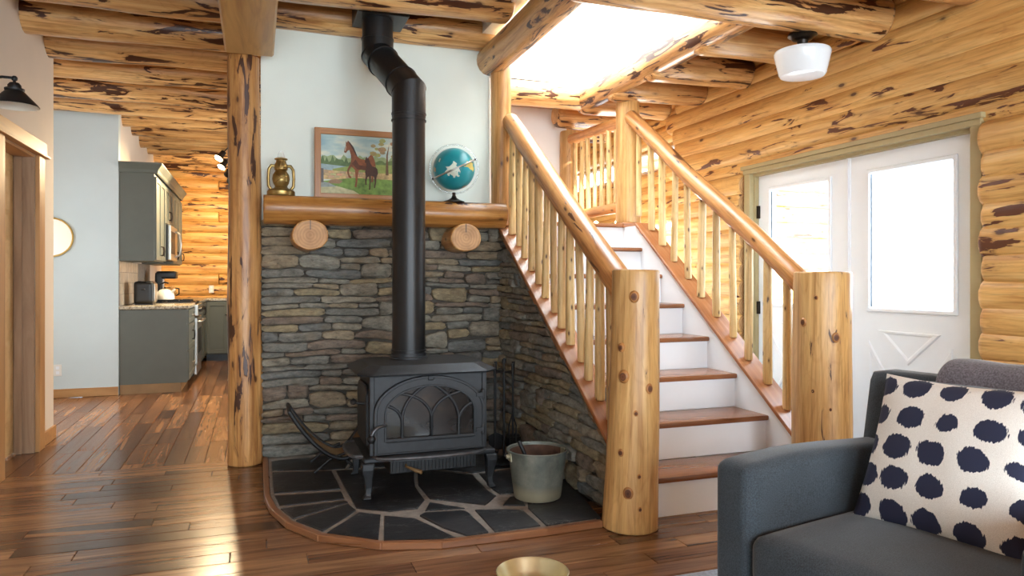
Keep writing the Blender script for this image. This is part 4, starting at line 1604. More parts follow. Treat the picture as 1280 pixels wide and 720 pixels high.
m.build('hook_arms', M['irondark'], ts, 0, 0.8)
for a, (nm, lab) in enumerate((('hearth_brush', 'black hearth brush hanging from the fireplace tool stand'), ('ash_shovel', 'black ash shovel hanging from the fireplace tool stand'),
                               ('fire_poker', 'thin black poker hanging from the fireplace tool stand'), ('log_tongs', 'black log tongs hanging from the fireplace tool stand'))):
    an = a * PI / 2 + 0.4
    x, y = tx + .082 * math.cos(an), ty + .082 * math.sin(an)
    t_ = tag(thing(nm, (x, y, 0.15)), lab, nm.split('_')[1])
    m = MB()
    m.tube([(x, y, 0.20), (x, y, 0.60)], 0.005, 6)
    m.tube([(x, y, 0.60), (x, y, 0.68)], [0.008, 0.011], 8)
    m.build('shaft', M['irondark'], t_, 0, 0.8)
    m = MB()
    if a == 0:
        m.box(x - .04, x + .04, y - .02, y + .02, 0.185, 0.205)
        m.box(x - .045, x + .045, y - .024, y + .024, 0.12, 0.187)
        m.build('bristles', M['black'], t_, 0.004)
    elif a == 1:
        m.prism([(x - .045, y, 0.10), (x + .045, y, 0.10), (x + .05, y, 0.19), (x, y, 0.215), (x - .05, y, 0.19)], (0, 0.006, 0))
        m.build('blade', M['irondark'], t_, 0.002)
    elif a == 2:
        m.tube([(x, y, 0.20), (x, y, 0.12), (x + .02, y, 0.105), (x + 0.03, y, 0.125)], [0.005, .005, .005, .002], 6)
        m.build('hook', M['irondark'], t_, 0, 0.8)
    else:
        for s_ in (-1, 1):
            m.tube([(x, y, 0.36), (x + s_ * .025, y, 0.28), (x + s_ * .02, y, 0.15), (x + s_ * .004, y, 0.12)], 0.005, 6)
        m.build('jaws', M['irondark'], t_, 0, 0.8)
# ================================================================ ASH BUCKET
bx, by = 1.452, 3.66
bk = thing('metal_bucket', (bx, by, HZ), 'galvanised metal ash bucket standing on the slate hearth', 'bucket')
m = MB()
h = 0.262
m.lathe([(0.118, HZ), (0.126, HZ + 0.004), (0.129, HZ + 0.012), (0.134, HZ + 0.05), (0.1615, HZ + h - 0.01), (0.168, HZ + h - 0.008), (0.170, HZ + h), (0.166, HZ + h + 0.004), (0.159, HZ + h), (0.157, HZ + h - 0.012), (0.130, HZ + 0.05), (0.12, HZ + 0.03), (0.0, HZ + 0.03)], (bx, by, 0), 40)
m.build('pail', M['galv'], bk, 0, 0.7, origin=(bx, by, HZ))
m = MB()
m.lathe([(0.1545, HZ + h - 0.012), (0.1285, HZ + 0.06), (0.0, HZ + 0.055)], (bx, by, 0), 36, caps=False)
m.build('rusty_lining', plain('rusty_lining', lin(92, 66, 52), 0.8, 0.2, 0.3, 12), bk, 0, 0.8)
for s_ in (-1, 1):
    m = MB()
    m.box(bx + s_ * 0.155 - 0.01, bx + s_ * 0.155 + 0.01, by - 0.022, by + 0.022, HZ + h - 0.055, HZ + h - 0.005)
    m.lathe([(0.012, -0.01), (0.012, 0.01)], (bx + s_ * 0.172, by, HZ + h - 0.03), 10, axis='X')
    m.build('handle_ear', M['galv'], bk, 0.003)
m = MB()
bail = []
for i in range(13):
    a = PI * i / 12
    bail.append((bx + 0.178 * math.cos(a), by + 0.185 * math.sin(a), HZ + h - 0.03 - 0.02 * math.sin(a)))
m.tube(bail, 0.0045, 6)
m.build('bail', M['ironworn'], bk, 0, 0.9)
m = MB()
m.tube([(bx - 0.10, by + 0.02, HZ + h + 0.045), (bx - 0.045, by - 0.02, HZ + 0.16), (bx + 0.02, by - 0.05, HZ + 0.055)], [0.012, 0.010, 0.008], 8)
o_ = m.build('ash_scoop', M['irondark'], None, 0, 0.9)
tag(o_, 'dark tool handle sticking out of the galvanised bucket', 'tool')

# ================================================================ LANTERN
MZ = 1.767
lx, ly = 0.155, 4.955
ln = thing('oil_lantern', (lx, ly, MZ), 'aged brass hurricane oil lantern at the end of the mantel by the log post', 'lantern')
m = MB()
m.lathe([(0.085, MZ), (0.088, MZ + 0.006), (0.088, MZ + 0.03), (0.078, MZ + 0.042), (0.05, MZ + 0.05), (0.042, MZ + 0.058), (0.04, MZ + 0.066)], (lx, ly, 0), 30)
m.build('fuel_tank', M['brass'], ln, 0, 0.6)
m = MB()
m.lathe([(0.036, MZ + 0.062), (0.05, MZ + 0.085), (0.056, MZ + 0.112), (0.052, MZ + 0.14), (0.036, MZ + 0.165), (0.03, MZ + 0.172)], (lx, ly, 0), 26)
m.build('globe', M['brass'], ln, 0, 0.9)
m = MB()
m.lathe([(0.036, MZ + 0.168), (0.042, MZ + 0.175), (0.042, MZ + 0.205), (0.032, MZ + 0.222), (0.03, MZ + 0.236), (0.04, MZ + 0.24), (0.042, MZ + 0.246), (0.024, MZ + 0.254), (0, MZ + 0.256)], (lx, ly, 0), 26)
m.build('chimney_cap', M['brass'], ln, 0, 0.6)
for s_ in (-1, 1):
    m = MB()
    m.tube([(lx + s_ * 0.055, ly, MZ + 0.035), (lx + s_ * 0.077, ly, MZ + 0.065), (lx + s_ * 0.08, ly, MZ + 0.12), (lx + s_ * 0.076, ly, MZ + 0.175), (lx + s_ * 0.06, ly, MZ + 0.20), (lx + s_ * 0.036, ly, MZ + 0.198)], 0.0095, 10)
    m.build('side_tube', M['brass'], ln, 0, 0.9)
    m = MB()
    m.tube([(lx - s_ * 0.045, ly - 0.038, MZ + 0.085), (lx, ly - 0.059, MZ + 0.112), (lx + s_ * 0.042, ly - 0.038, MZ + 0.14)], 0.0025, 6)
    m.build('guard_wire', M['brass'], ln, 0, 0.9)
m = MB()
m.tube([(lx + 0.02 * math.cos(PI * i / 10), ly, MZ + 0.252 + 0.045 * math.sin(PI * i / 10)) for i in range(11)], 0.002, 6)
m.build('bail', M['steel'], ln, 0, 0.9)

# ================================================================ PAINTING (leans on the wall on the mantel)
PY = 5.065
pw0, pw1, pz0, pz1 = 0.375, 0.985, MZ + 0.003, 2.258
pt = thing('framed_painting', ((pw0 + pw1) / 2, PY, pz0), 'wooden framed painting of a chestnut mare and foal propped on the mantel', 'painting')
fw = 0.042
board('frame_rail', pw0, pw1, PY - 0.018, PY + 0.012, pz0, pz0 + fw, M['frame'], pt, 'X')
board('frame_rail', pw0, pw1, PY - 0.018, PY + 0.012, pz1 - fw, pz1, M['frame'], pt, 'X')
board('frame_stile', pw0, pw0 + fw, PY - 0.019, PY + 0.012, pz0, pz1, M['frame'], pt, 'Z')
board('frame_stile', pw1 - fw, pw1, PY - 0.019, PY + 0.012, pz0, pz1, M['frame'], pt, 'Z')
a0, a1, b0, b1 = pw0 + fw, pw1 - fw, pz0 + fw, pz1 - fw
PH = b1 - b0
t = NT('painted_sky')
tc = t.new('ShaderNodeTexCoord')
sn = t.noise(t.coord((5, 5, 16)), 1.0, 4)
t.base(t.ramp(sn, [(0.3, lin(138, 170, 178)), (0.5, lin(176, 196, 190)), (0.7, lin(226, 222, 196))]), 0.6)
m = MB()
m.box(a0, a1, PY, PY + 0.004, b0, b1)
m.build('canvas', t.m, pt)


def paint(name, col, pts, d, var=0.12, ns=40):
    """flat painted shape on the canvas; pts in fractions of the picture (x from left, y from bottom)"""
    m = MB()
    m.prism([(a0 + x * (a1 - a0), PY - 0.0006 * d, b0 + z * PH) for x, z in pts], (0, 0.0005, 0))
    return m.build(name, plain('paint_' + name, lin(*col), 0.6, 0, var, ns), pt)


def bumpy(y0, amp, n, seed, x0=0.0, x1=1.0, low=0.0):
    r = random.Random(seed)
    pts = [(x0, low)]
    for i in range(n + 1):
        pts.append((x0 + (x1 - x0) * i / n, y0 + amp * (r.random() - 0.3)))
    return pts + [(x1, low)]


paint('far_trees', (150, 168, 120), bumpy(0.62, 0.10, 24, 3, low=0.4), 1)
paint('trees', (88, 112, 68), bumpy(0.56, 0.14, 18, 8, 0, 0.45, 0.4), 2)
paint('trees', (104, 126, 72), bumpy(0.58, 0.08, 14, 9, 0.42, 1.0, 0.4), 2)
paint('lake', (150, 172, 174), [(0, 0.38), (0, 0.50), (0.45, 0.46), (1, 0.48), (1, 0.38)], 3)
paint('meadow', (142, 158, 84), [(0.15, 0.42), (0.5, 0.52), (1.0, 0.53), (1.0, 0.35), (0.15, 0.35)], 3.5)
paint('stone_wall', (196, 168, 116), [(0, 0.24), (0, 0.40), (0.5, 0.38), (1, 0.38), (1, 0.22)], 4, 0.25, 30)
for r_ in range(3):
    for q in range(9):
        if r_ < 3:
            x = 0.02 + q * 0.075 + 0.03 * (r_ % 2)
            paint('stone_course', (206 - 14 * ((q + r_) % 3), 176 - 12 * ((q * 2 + r_) % 3), 122), [(x, 0.27 + r_ * 0.04), (x + 0.068, 0.27 + r_ * 0.04), (x + 0.068, 0.302 + r_ * 0.04), (x, 0.302 + r_ * 0.04)], 5)
paint('grass', (116, 148, 66), [(0, 0), (0, 0.20), (0.2, 0.24), (0.4, 0.28), (1, 0.27), (1, 0)], 6, 0.25, 25)
paint('path', (186, 180, 140), [(0, 0), (0, 0.10), (0.2, 0.13), (0.42, 0.06), (0.5, 0)], 7, 0.15, 25)
paint('rocks', (150, 118, 88), [(0.08, 0.17), (0.12, 0.23), (0.2, 0.25), (0.28, 0.22), (0.24, 0.17)], 8)
paint('brook', (140, 150, 144), [(0, 0.10), (0, 0.20), (0.1, 0.18), (0.2, 0.12)], 8)
paint('gatepost', (96, 92, 92), [(0, 0.18), (0, 0.42), (0.035, 0.42), (0.035, 0.18)], 9)
r = random.Random(4)
for i in range(14):
    cx_, cz_ = 0.66 + 0.34 * r.random(), 0.66 + 0.30 * r.random()
    rr = 0.03 + 0.03 * r.random()
    paint('autumn_leaves', (178 - r.randint(0, 30), 158 - r.randint(0, 30), 92), [(cx_ + rr * math.cos(a * PI / 4) * (0.8 + 0.3 * r.random()), cz_ + rr * 0.8 * math.sin(a * PI / 4)) for a in range(8)], 9 + 0.02 * i)
paint('trunk', (110, 84, 56), [(0.84, 0.35), (0.85, 0.70), (0.89, 0.9), (0.87, 0.68), (0.88, 0.35)], 9.5)
HC = lambda L: [((x - 298) / 433.0, (660 - y) / 268.0) for x, y in L]
horse = [(426, 470), (428, 456), (436, 436), (436, 417), (442, 425), (448, 414), (455, 422), (466, 430), (480, 446), (491, 468), (500, 486), (520, 497), (545, 500), (560, 490), (575, 475), (588, 480), (598, 498), (604, 520), (606, 545), (598, 525), (594, 560), (590, 600), (578, 602), (582, 560), (570, 545), (545, 548), (520, 546), (508, 550), (503, 575), (500, 605), (496, 627), (485, 627), (491, 600), (489, 570), (487, 548), (474, 538), (466, 534), (452, 555), (456, 572), (467, 582), (466, 588), (452, 585), (443, 562), (446, 545), (462, 520), (466, 500), (464, 480), (456, 458), (446, 462), (436, 473)]
paint('mare', (140, 82, 46), HC(horse), 11, 0.25, 16)
paint('mane', (62, 38, 26), HC([(448, 416), (460, 424), (480, 445), (492, 468), (502, 488), (490, 478), (476, 456), (458, 432)]), 12)
paint('blaze', (206, 190, 170), HC([(430, 462), (436, 440), (439, 441), (434, 464)]), 12)
paint('shade_coat', (96, 54, 32), HC([(470, 520), (500, 545), (560, 545), (590, 540), (560, 530), (510, 525), (490, 500)]), 12)
foal = [(542, 512), (546, 494), (553, 484), (556, 490), (564, 492), (572, 510), (584, 528), (605, 532), (614, 540), (618, 560), (610, 575), (606, 605), (600, 628), (594, 628), (600, 600), (594, 575), (578, 572), (576, 600), (573, 637), (566, 637), (569, 600), (566, 575), (556, 580), (552, 600), (553, 616), (546, 614), (544, 596), (548, 574), (544, 556), (552, 530), (550, 514)]
paint('foal', (76, 46, 32), HC(foal), 13, 0.2, 16)

# ================================================================ GLOBE
gx, gy, gz, gr = 1.322, 4.935, 2.003, 0.148
gl = thing('desk_globe', (gx, gy, MZ), 'teal desk globe tipped to show the white polar land on the mantel', 'globe')
t = NT('globe_sea')
gn = t.noise(t.coord((4, 4, 4)), 1.0, 4)
t.base(t.ramp(gn, [(0.35, lin(20, 120, 132)), (0.65, lin(40, 152, 160))]), 0.28)
m = MB()
m.lathe([(gr * math.sin(PI * i / 24), -gr * math.cos(PI * i / 24)) for i in range(25)], (gx, gy, gz), 40)
ball = m.build('ball', t.m, gl, 0, 3.2)
view = (Vector((0, 0, CAMH)) - Vector((gx, gy, gz))).normalized()
vr = view.cross(Vector((0, 0, 1))).normalized() * -1
vu = vr.cross(view).normalized()
if vu.z < 0:
    vu = -vu
if vr.x < 0:
    vr = -vr


def patch(name, pts, col):
    """land lying on the ball; pts in radii on the side turned to the room"""
    m = MB()
    vs = []
    c0 = (sum(p[0] for p in pts) / len(pts), sum(p[1] for p in pts) / len(pts))
    for k_ in (1.0, 0.66, 0.33):
        for (x, y) in pts:
            x, y = c0[0] + (x - c0[0]) * k_, c0[1] + (y - c0[1]) * k_
            l = math.hypot(x, y)
            if l > 0.985:
                x, y = x / l * 0.985, y / l * 0.985
            zz = math.sqrt(max(0, 1 - x * x - y * y))
            vs.append(Vector((gx, gy, gz)) + (vr * x + vu * y + view * zz) * (gr * 1.004))
    n_ = len(pts)
    l = math.hypot(*c0)
    x, y = (c0[0] / max(1, l / .985), c0[1] / max(1, l / .985))
    vs.append(Vector((gx, gy, gz)) + (vr * x + vu * y + view * math.sqrt(max(0, 1 - x * x - y * y))) * (gr * 1.004))
    fs = [(q * n_ + i, q * n_ + (i + 1) % n_, q * n_ + n_ + (i + 1) % n_, q * n_ + n_ + i) for q in range(2) for i in range(n_)]
    fs += [(2 * n_ + i, 2 * n_ + (i + 1) % n_, 3 * n_) for i in range(n_)]
    m.add(vs, fs)
    m.build(name, plain('globe_' + name, lin(*col), 0.4, 0, 0.08, 12), ball, 0, 3.2)


patch('polar_land', [(-0.40, 0.12), (-0.30, 0.0), (-0.42, -0.12), (-0.28, -0.30), (0.0, -0.40), (0.25, -0.34), (0.30, -0.10), (0.22, 0.06), (0.10, 0.16), (0.14, 0.26), (-0.02, 0.38), (-0.10, 0.22), (-0.22, 0.12)], (206, 214, 196))
patch('land', [(0.45, 0.12), (0.60, 0.38), (0.78, 0.50), (0.93, 0.30), (0.95, 0.05), (0.90, -0.12), (0.78, -0.02), (0.66, 0.10)], (204, 182, 104))
patch('land', [(0.36, -0.90), (0.44, -0.80), (0.60, -0.76), (0.62, -0.74), (0.60, -0.78), (0.42, -0.88)], (186, 144, 96))
patch('land', [(-0.95, -0.10), (-0.92, 0.10), (-0.84, 0.02), (-0.86, -0.14)], (190, 160, 110))
patch('island', [(-0.72, 0.34), (-0.66, 0.50), (-0.62, 0.48), (-0.67, 0.32)], (206, 214, 196))
# meridian ring and axis bar
m = MB()
m.tube([Vector((gx, gy, gz)) + (vr * math.cos(a) + vu * math.sin(a)) * (gr * 1.16) for a in [2 * PI * i / 48 for i in range(49)]], 0.0065, 8)
m.build('horizon_ring', M['ring'], gl, 0, 0.9)
m = MB()
ang = math.radians(25)
bd = vr * math.cos(ang) + vu * math.sin(ang)
m.tube([Vector((gx, gy, gz)) + (bd * math.sin(a) + view * math.cos(a)) * (gr * 1.07) for a in [-1.35 + 2.7 * i / 24 for i in range(25)]], 0.006, 8)
mer = m.build('meridian_bar', M['steel'], gl, 0, 0.9)
m = MB()
m.lathe([(0.016, -0.004), (0.016, 0.004), (0.005, 0.008)], (0, 0, 0), 12)
for s_ in (-1.42, 1.42):
    mm = MB()
    c_ = Vector((gx, gy, gz)) + (bd * math.sin(s_) + view * math.cos(s_)) * (gr * 1.12)
    mm.lathe([(0, -0.009), (0.008, 0), (0, 0.009)], c_, 10)
    mm.build('axis_pin', M['bronze'], mer, 0, 3.2)
m = MB()
m.lathe([(0.075, MZ), (0.075, MZ + 0.006), (0.045, MZ + 0.016), (0.02, MZ + 0.032), (0.012, MZ + 0.05), (0.012, MZ + 0.07)], (gx, gy, 0), 24)
m.build('foot', M['bronze'], gl, 0, 0.7)

# ================================================================ CEILING LAMP
cp = onz(1003, 44, 2.688)
cl = thing('ceiling_lamp', (cp.x, cp.y, 2.40), 'white opal glass drum lamp with bronze fitter under the ceiling joist by the entry doors', 'ceiling lamp')
dd = 2.688
m = MB()
m.lathe([(0.02, dd + 0.012), (0.082, dd + 0.008), (0.084, dd - 0.006), (0.066, dd - 0.016), (0.06, dd - 0.026), (0.034, dd - 0.034), (0.028, dd - 0.056), (0.034, dd - 0.062), (0.03, dd - 0.075), (0.075, dd - 0.082), (0.078, dd - 0.095)], (cp.x, cp.y, 0), 32)
m.build('fitter', M['bronze'], cl, 0, 0.6)
m = MB()
m.lathe([(0.07, dd - 0.086), (0.13, dd - 0.090), (0.158, dd - 0.098), (0.163, dd - 0.110), (0.160, dd - 0.125), (0.134, dd - 0.235), (0.126, dd - 0.246), (0.10, dd - 0.251), (0, dd - 0.253)], (cp.x, cp.y, 0), 40)
m.build('glass_shade', M['whiteglass'], cl, 0, 0.7)

# ================================================================ TRACK LIGHT IN THE KITCHEN
tk = thing('track_light', (-0.34, 9.2, 2.86), 'black ceiling track light with lit spot heads in the kitchen', 'track light')
m = MB()
m.box(-0.275, -0.24, 8.3, 11.0, 2.86, 2.885)
m.build('track', M['black'], tk, 0.003)
for i, (u, v) in enumerate(((277, 197), (280.5, 207), (292, 212), (296, 216))):  # last two heads unseen behind the post, added to light the kitchen
    y = (8.75, 9.42, 10.1, 10.7)[i]
    hx, hz = (-0.375, 2.62) if i < 2 else (-0.34, 2.62)
    tgt = Vector((-1.15, 9.0, 1.3)) if i < 1 else Vector((-1.1, 10.0, 0.9))
    if i == 3:
        tgt = Vector((-0.2, 12.3, 1.2))
    if i == 2:
        tgt = Vector((-0.7, 12.3, 1.6))
    dr = (tgt - Vector((hx, y, hz))).normalized()
    if i < 2:
        dr = Vector((-0.50, -0.38, -0.78)).normalized()
    base = Vector((hx, y, hz)) - dr * 0.06
    tip = Vector((hx, y, hz)) + dr * 0.045
    m = MB()
    m.tube([base, base + dr * 0.05, tip], [0.030, 0.032, 0.052], 20)
    hd = m.build('spot_head', M['black'], tk, 0, 0.6)
    m = MB()
    m.tube([(-0.258, y, 2.865), (-0.258, y, 2.76), base + Vector((0, 0, 0.0))], 0.007, 8)
    m.build('stem', M['black'], hd, 0, 0.8)
    m = MB()
    m.tube([tip, tip + dr * 0.004], [0.047, 0.044], 20)
    m.build('lens', M['bulb'], hd, 0, 0.6)
    l = bpy.data.lights.new('spot', 'SPOT')
    l.energy = 150 if i < 2 else 75
    l.color = (1.0, 0.77, 0.47)
    l.spot_size = 2.3
    l.spot_blend = 0.8
    l.shadow_soft_size = 0.04
    lo = bpy.data.objects.new('spot_lamp', l)
    C.objects.link(lo)
    lo.location = tip + dr * 0.02
    lo.rotation_euler = dr.to_track_quat('-Z', 'Y').to_euler()

# ================================================================ KITCHEN
CX = -0.71


def cab_front(parent, y0, y1, z0, z1, x, name='door', handle='bow', hy=None, hz=None):
    """shaker front facing +X"""
    m = MB()
    m.box(x, x + 0.012, y0 + 0.003, y1 - 0.003, z0 + 0.003, z1 - 0.003)
    d = m.build(name, M['cab'], parent)
    f_ = min(0.055, (y1 - y0) * 0.22, (z1 - z0) * 0.3)
    m = MB()
    X = x + 0.012
    o4 = [(X, y0 + .003, z0 + .003), (X, y1 - .003, z0 + .003), (X, y1 - .003, z1 - .003), (X, y0 + .003, z1 - .003)]
    i4 = [(X, y0 + f_, z0 + f_), (X, y1 - f_, z0 + f_), (X, y1 - f_, z1 - f_), (X, y0 + f_, z1 - f_)]
    m.ringprism(o4, i4, (0.010, 0, 0))
    m.build('rail_frame', M['cab'], d, 0.002)
    hy = hy if hy is not None else (y0 + y1) / 2
    hz = hz if hz is not None else (z0 + z1) / 2
    m = MB()
    if handle == 'bow':
        m.tube([(X + .01, hy, hz - .05), (X + .035, hy, hz - .045), (X + .04, hy, hz), (X + .035, hy, hz + .045), (X + .01, hy, hz + .05)], 0.006, 8)
        m.build('bow_handle', M['bronze'], d, 0, 0.9)
    else:
        m.lathe([(0.008, 0), (0.008, 0.018), (0.018, 0.024), (0.016, 0.034), (0, 0.036)], (X + .008, hy, hz), 14, axis='X')
        m.build('knob', M['nickel'], d, 0, 0.9)
    return d


def base_cab(y0, y1, label, kind):
    t_ = thing('base_cabinet', (-1.04, (y0 + y1) / 2, 0), label, 'cabinet', 'kitchen base cabinets')
    m = MB()
    m.box(-1.365, CX, y0, y1, 0.10, 0.898)
    m.build('carcass', M['cab'], t_, 0.002)
    m = MB()
    m.box(-1.36, CX - 0.06, y0 + 0.004, y1, 0, 0.10)
    m.build('toe_kick', M['toekick'], t_)
    if kind == 'drawers':
        w_ = (y1 - y0)
        cab_front(t_, y0, y1, 0.74, 0.89, CX, 'drawer', 'knob')
        cab_front(t_, y0, y1, 0.45, 0.735, CX, 'drawer', 'bow')
        cab_front(t_, y0, y1, 0.12, 0.445, CX, 'drawer', 'knob')
    else:
        cab_front(t_, y0, (y0 + y1) / 2, 0.12, 0.89, CX, 'door', 'bow', (y0 + y1) / 2 - 0.05, 0.78)
        cab_front(t_, (y0 + y1) / 2, y1, 0.12, 0.89, CX, 'door', 'bow', (y0 + y1) / 2 + 0.05, 0.78)
    return t_


base_cab(8.57, 9.38, 'grey-green drawer cabinet at the end of the kitchen counter by the blue-tinted wall', 'drawers')
base_cab(10.18, 11.58, 'grey-green base cabinet in the far kitchen corner beyond the range', 'doors')
for i, (xa, xb) in enumerate(((-0.70, -0.40), (-0.40, 0.05), (0.05, 0.5))):
    t_ = thing('base_cabinet', ((xa + xb) / 2, 11.9, 0), ('grey-green single-door base cabinet against the far log wall', 'grey-green base cabinet with black bar handle against the far log wall', 'grey-green base cabinet farthest along the log wall, behind the log post')[i], 'cabinet', 'kitchen base cabinets')
    m = MB()
    m.box(xa, xb, 11.62, 12.18, 0.10, 0.898)
    m.build('carcass', M['cab'], t_, 0.002)
    m = MB()
    m.box(xa, xb, 11.68, 12.17, 0, 0.10)
    m.build('toe_kick', M['black'], t_)
    m = MB()
    m.box(xa + .004, xb - .004, 11.606, 11.62, 0.12, 0.89)
    d_ = m.build('door', M['cab'], t_)
    m = MB()
    Y = 11.606
    o4 = [(xa + .004, Y, .12), (xb - .004, Y, .12), (xb - .004, Y, .89), (xa + .004, Y, .89)]
    i4 = [(xa + .055, Y, .18), (xb - .055, Y, .18), (xb - .055, Y, .83), (xa + .055, Y, .83)]
    m.ringprism(o4, i4, (0, -0.01, 0))
    m.build('rail_frame', M['cab'], d_, 0.002)
    if i == 1:
        m = MB()
        m.tube([(xa + 0.02, 11.6, .70), (xa + 0.02, 11.54, .70)], 0.012, 8)
        m.tube([(xa - 0.03, 11.53, .70), (xa + 0.33, 11.53, .70)], 0.016, 10)
        m.build('bar_handle', M['black'], d_, 0, 0.8)
m = MB()
m.box(-1.368, -0.685, 8.545, 9.39, 0.90, 0.94)
o_ = m.build('countertop', M['granite'], None, 0.008)
tag(o_, 'speckled granite countertop carrying the toaster', 'countertop')
m = MB()
m.prism([(-1.368, 10.17, 0.90), (-0.685, 10.17, 0.90), (-0.685, 11.59, 0.90), (0.5, 11.59, 0.90), (0.5, 12.19, 0.90), (-1.368, 12.19, 0.90)], (0, 0, 0.04))
o_ = m.build('countertop', M['granite'], None, 0.008)
tag(o_, 'speckled granite corner countertop beyond the range along the log wall', 'countertop')
# backsplash tiles
bs = tag(thing('backsplash', (-1.366, 9.0, 0.94)), 'backsplash of small upright beige stone tiles above the granite counter', 'backsplash')
m = MB()
m.box(-1.369, -1.364, 8.56, 10.9, 0.941, 1.42)
m.build('grout_sheet', M['grout'], bs)
tm = None
for iy in range(17):
    for iz in range(4):
        y = 8.565 + iy * 0.072
        z = 0.946 + iz * 0.118
        if tm is None:
            m = MB()
            m.box(-1.364, -1.357, y, y + 0.068, z, z + 0.114)
            tm = m.build('tile', M['tile'], bs, 0.001)
            t0 = tm.location.copy()
        else:
            c_ = tm.copy()
            C.objects.link(c_)
            c_.location = t0 + Vector((0, iy * 0.072, iz * 0.118))
# upper cabinets
UX = -1.03


def upper(y0, y1, z0, label, n):
    t_ = thing('wall_cabinet', (-1.2, (y0 + y1) / 2, z0), label, 'cabinet', 'kitchen wall cabinets')
    m = MB()
    m.box(-1.366, UX, y0, y1, z0, 2.40)
    m.build('carcass', M['cab'], t_, 0.002)
    w_ = (y1 - y0) / n
    for i in range(n):
        ya, yb = y0 + i * w_, y0 + (i + 1) * w_
        hy = yb - 0.04 if i % 2 == 0 else ya + 0.04
        cab_front(t_, ya, yb, z0 + 0.01, 2.33, UX, 'door', 'bow', hy, z0 + 0.12)
    m = MB()
    pr = [(0.0, 2.36), (0.012, 2.37), (0.02, 2.40), (0.05, 2.44), (0.06, 2.455), (0.06, 2.47)]
    vs = []
    for (o, z) in pr:
        vs += [(-1.366, y0 - (o if y0 < 8.7 else 0), z), (UX + o + .022, y0 - (o if y0 < 8.7 else 0), z), (UX + o + .022, y1, z), (-1.366, y1, z)]
    fs = [(q * 4 + i, q * 4 + (i + 1) % 4, q * 4 + 4 + (i + 1) % 4, q * 4 + 4 + i) for q in range(5) for i in range(4)] + [(20, 21, 22, 23)]
    m.add(vs, fs)
    m.build('crown', M['cab'], t_)
    return t_


upper(8.57, 9.395, 1.42, 'grey-green wall cabinet with crown moulding above the toaster', 2)
upper(9.40, 10.155, 1.88, 'short wall cabinet above the steel microwave', 2)
upper(10.16, 11.4, 1.42, 'grey-green wall cabinet beyond the steel microwave', 3)
# microwave and range
mw = tag(thing('microwave', (-1.15, 9.78, 1.45)), 'stainless steel microwave under the short wall cabinet', 'microwave')
m = MB()
m.box(-1.365, -0.985, 9.402, 10.153, 1.45, 1.872)
m.build('case', M['black'], mw, 0.004)
m = MB()
m.box(-0.985, -0.955, 9.402, 10.153, 1.452, 1.87)
d_ = m.build('front', M['steel'], mw, 0.006)
m = MB()
m.box(-0.955, -0.952, 9.45, 9.88, 1.53, 1.80)
m.build('window_panel', M['black'], d_)
m = MB()
m.tube([(-0.955, 9.93, 1.50), (-0.905, 9.93, 1.53), (-0.89, 9.93, 1.66), (-0.905, 9.93, 1.79), (-0.955, 9.93, 1.82)], 0.012, 10)
m.build('door_handle', M['steel'], d_, 0, 0.9)
rg = tag(thing('kitchen_range', (-1.0, 9.78, 0)), 'stainless steel kitchen range between the base cabinets', 'range')
m = MB()
m.box(-1.36, -0.70, 9.402, 10.155, 0.06, 0.93)
m.build('body', M['black'], rg, 0.004)
m = MB()
m.box(-1.36, -0.685, 9.402, 10.155, 0.93, 0.948)
m.build('cooktop', M['black'], rg, 0.003)
m = MB()
for (yy) in (9.6, 9.95):
    for xx in (-1.2, -0.88):
        m.tube([(xx - .13, yy, .965), (xx + .13, yy, .965)], 0.008, 6)
        m.tube([(xx, yy - .13, .965), (xx, yy + .13, .965)], 0.008, 6)
        m.box(xx - .13, xx + .13, yy - .008, yy + .008, .948, .962)
m.build('burner_grates', M['irondark'], rg)
m = MB()
m.box(-0.70, -0.665, 9.41, 10.148, 0.20, 0.76)
d_ = m.build('oven_door', M['steel'], rg, 0.004)
m = MB()
m.box(-0.665, -0.662, 9.52, 10.04, 0.32, 0.62)
m.build('oven_window', M['black'], d_)
m = MB()
m.tube([(-0.665, 9.46, .715), (-0.62, 9.46, .715), (-0.62, 10.1, .715), (-0.665, 10.1, .715)], 0.012, 8)
m.build('oven_handle', M['steel'], d_, 0, 0.9)
m = MB()
m.box(-0.70, -0.655, 9.405, 10.152, 0.78, 0.92)
cpn = m.build('control_panel', M['steel'], rg, 0.008)
for i in range(5):
    m = MB()
    m.lathe([(0.026, 0), (0.024, 0.03), (0.018, 0.034)], (-0.655, 9.50 + i * 0.14, 0.855), 14, axis='X')
    m.build('knob', M['black'], cpn, 0, 0.7)
m = MB()
m.box(-0.70, -0.67, 9.41, 10.148, 0.075, 0.19)
m.build('warming_drawer', M['steel'], rg, 0.004)
# kettle
kx, ky, kz = -1.04, 9.62, 0.974
kt = tag(thing('kettle', (kx, ky, kz)), 'white enamel kettle on the range burner', 'kettle')
m = MB()
m.lathe([(0.085, kz), (0.105, kz + .008), (0.108, kz + .04), (0.095, kz + .085), (0.06, kz + .12), (0.03, kz + .132)], (kx, ky, 0), 26)
m.build('pot', M['enamel'], kt, 0, 0.8)
m = MB()
m.lathe([(0.034, kz + .13), (0.02, kz + .138), (0.008, kz + .142), (0.012, kz + .152), (0.0, kz + .16)], (kx, ky, 0), 16)
m.build('lid', M['black'], kt, 0, 0.8)
m = MB()
m.tube([(kx + .06, ky - .03, kz + .075), (kx + .10, ky - .045, kz + .115), (kx + .115, ky - .05, kz + .13)], [0.02, 0.013, 0.011], 10)
m.build('spout', M['enamel'], kt, 0, 0.9)
m = MB()
m.tube([(kx - .06, ky, kz + .105), (kx - .05, ky, kz + .19), (kx, ky, kz + .215), (kx + .04, ky, kz + .20)], 0.009, 8)
m.build('handle', M['black'], kt, 0, 0.9)
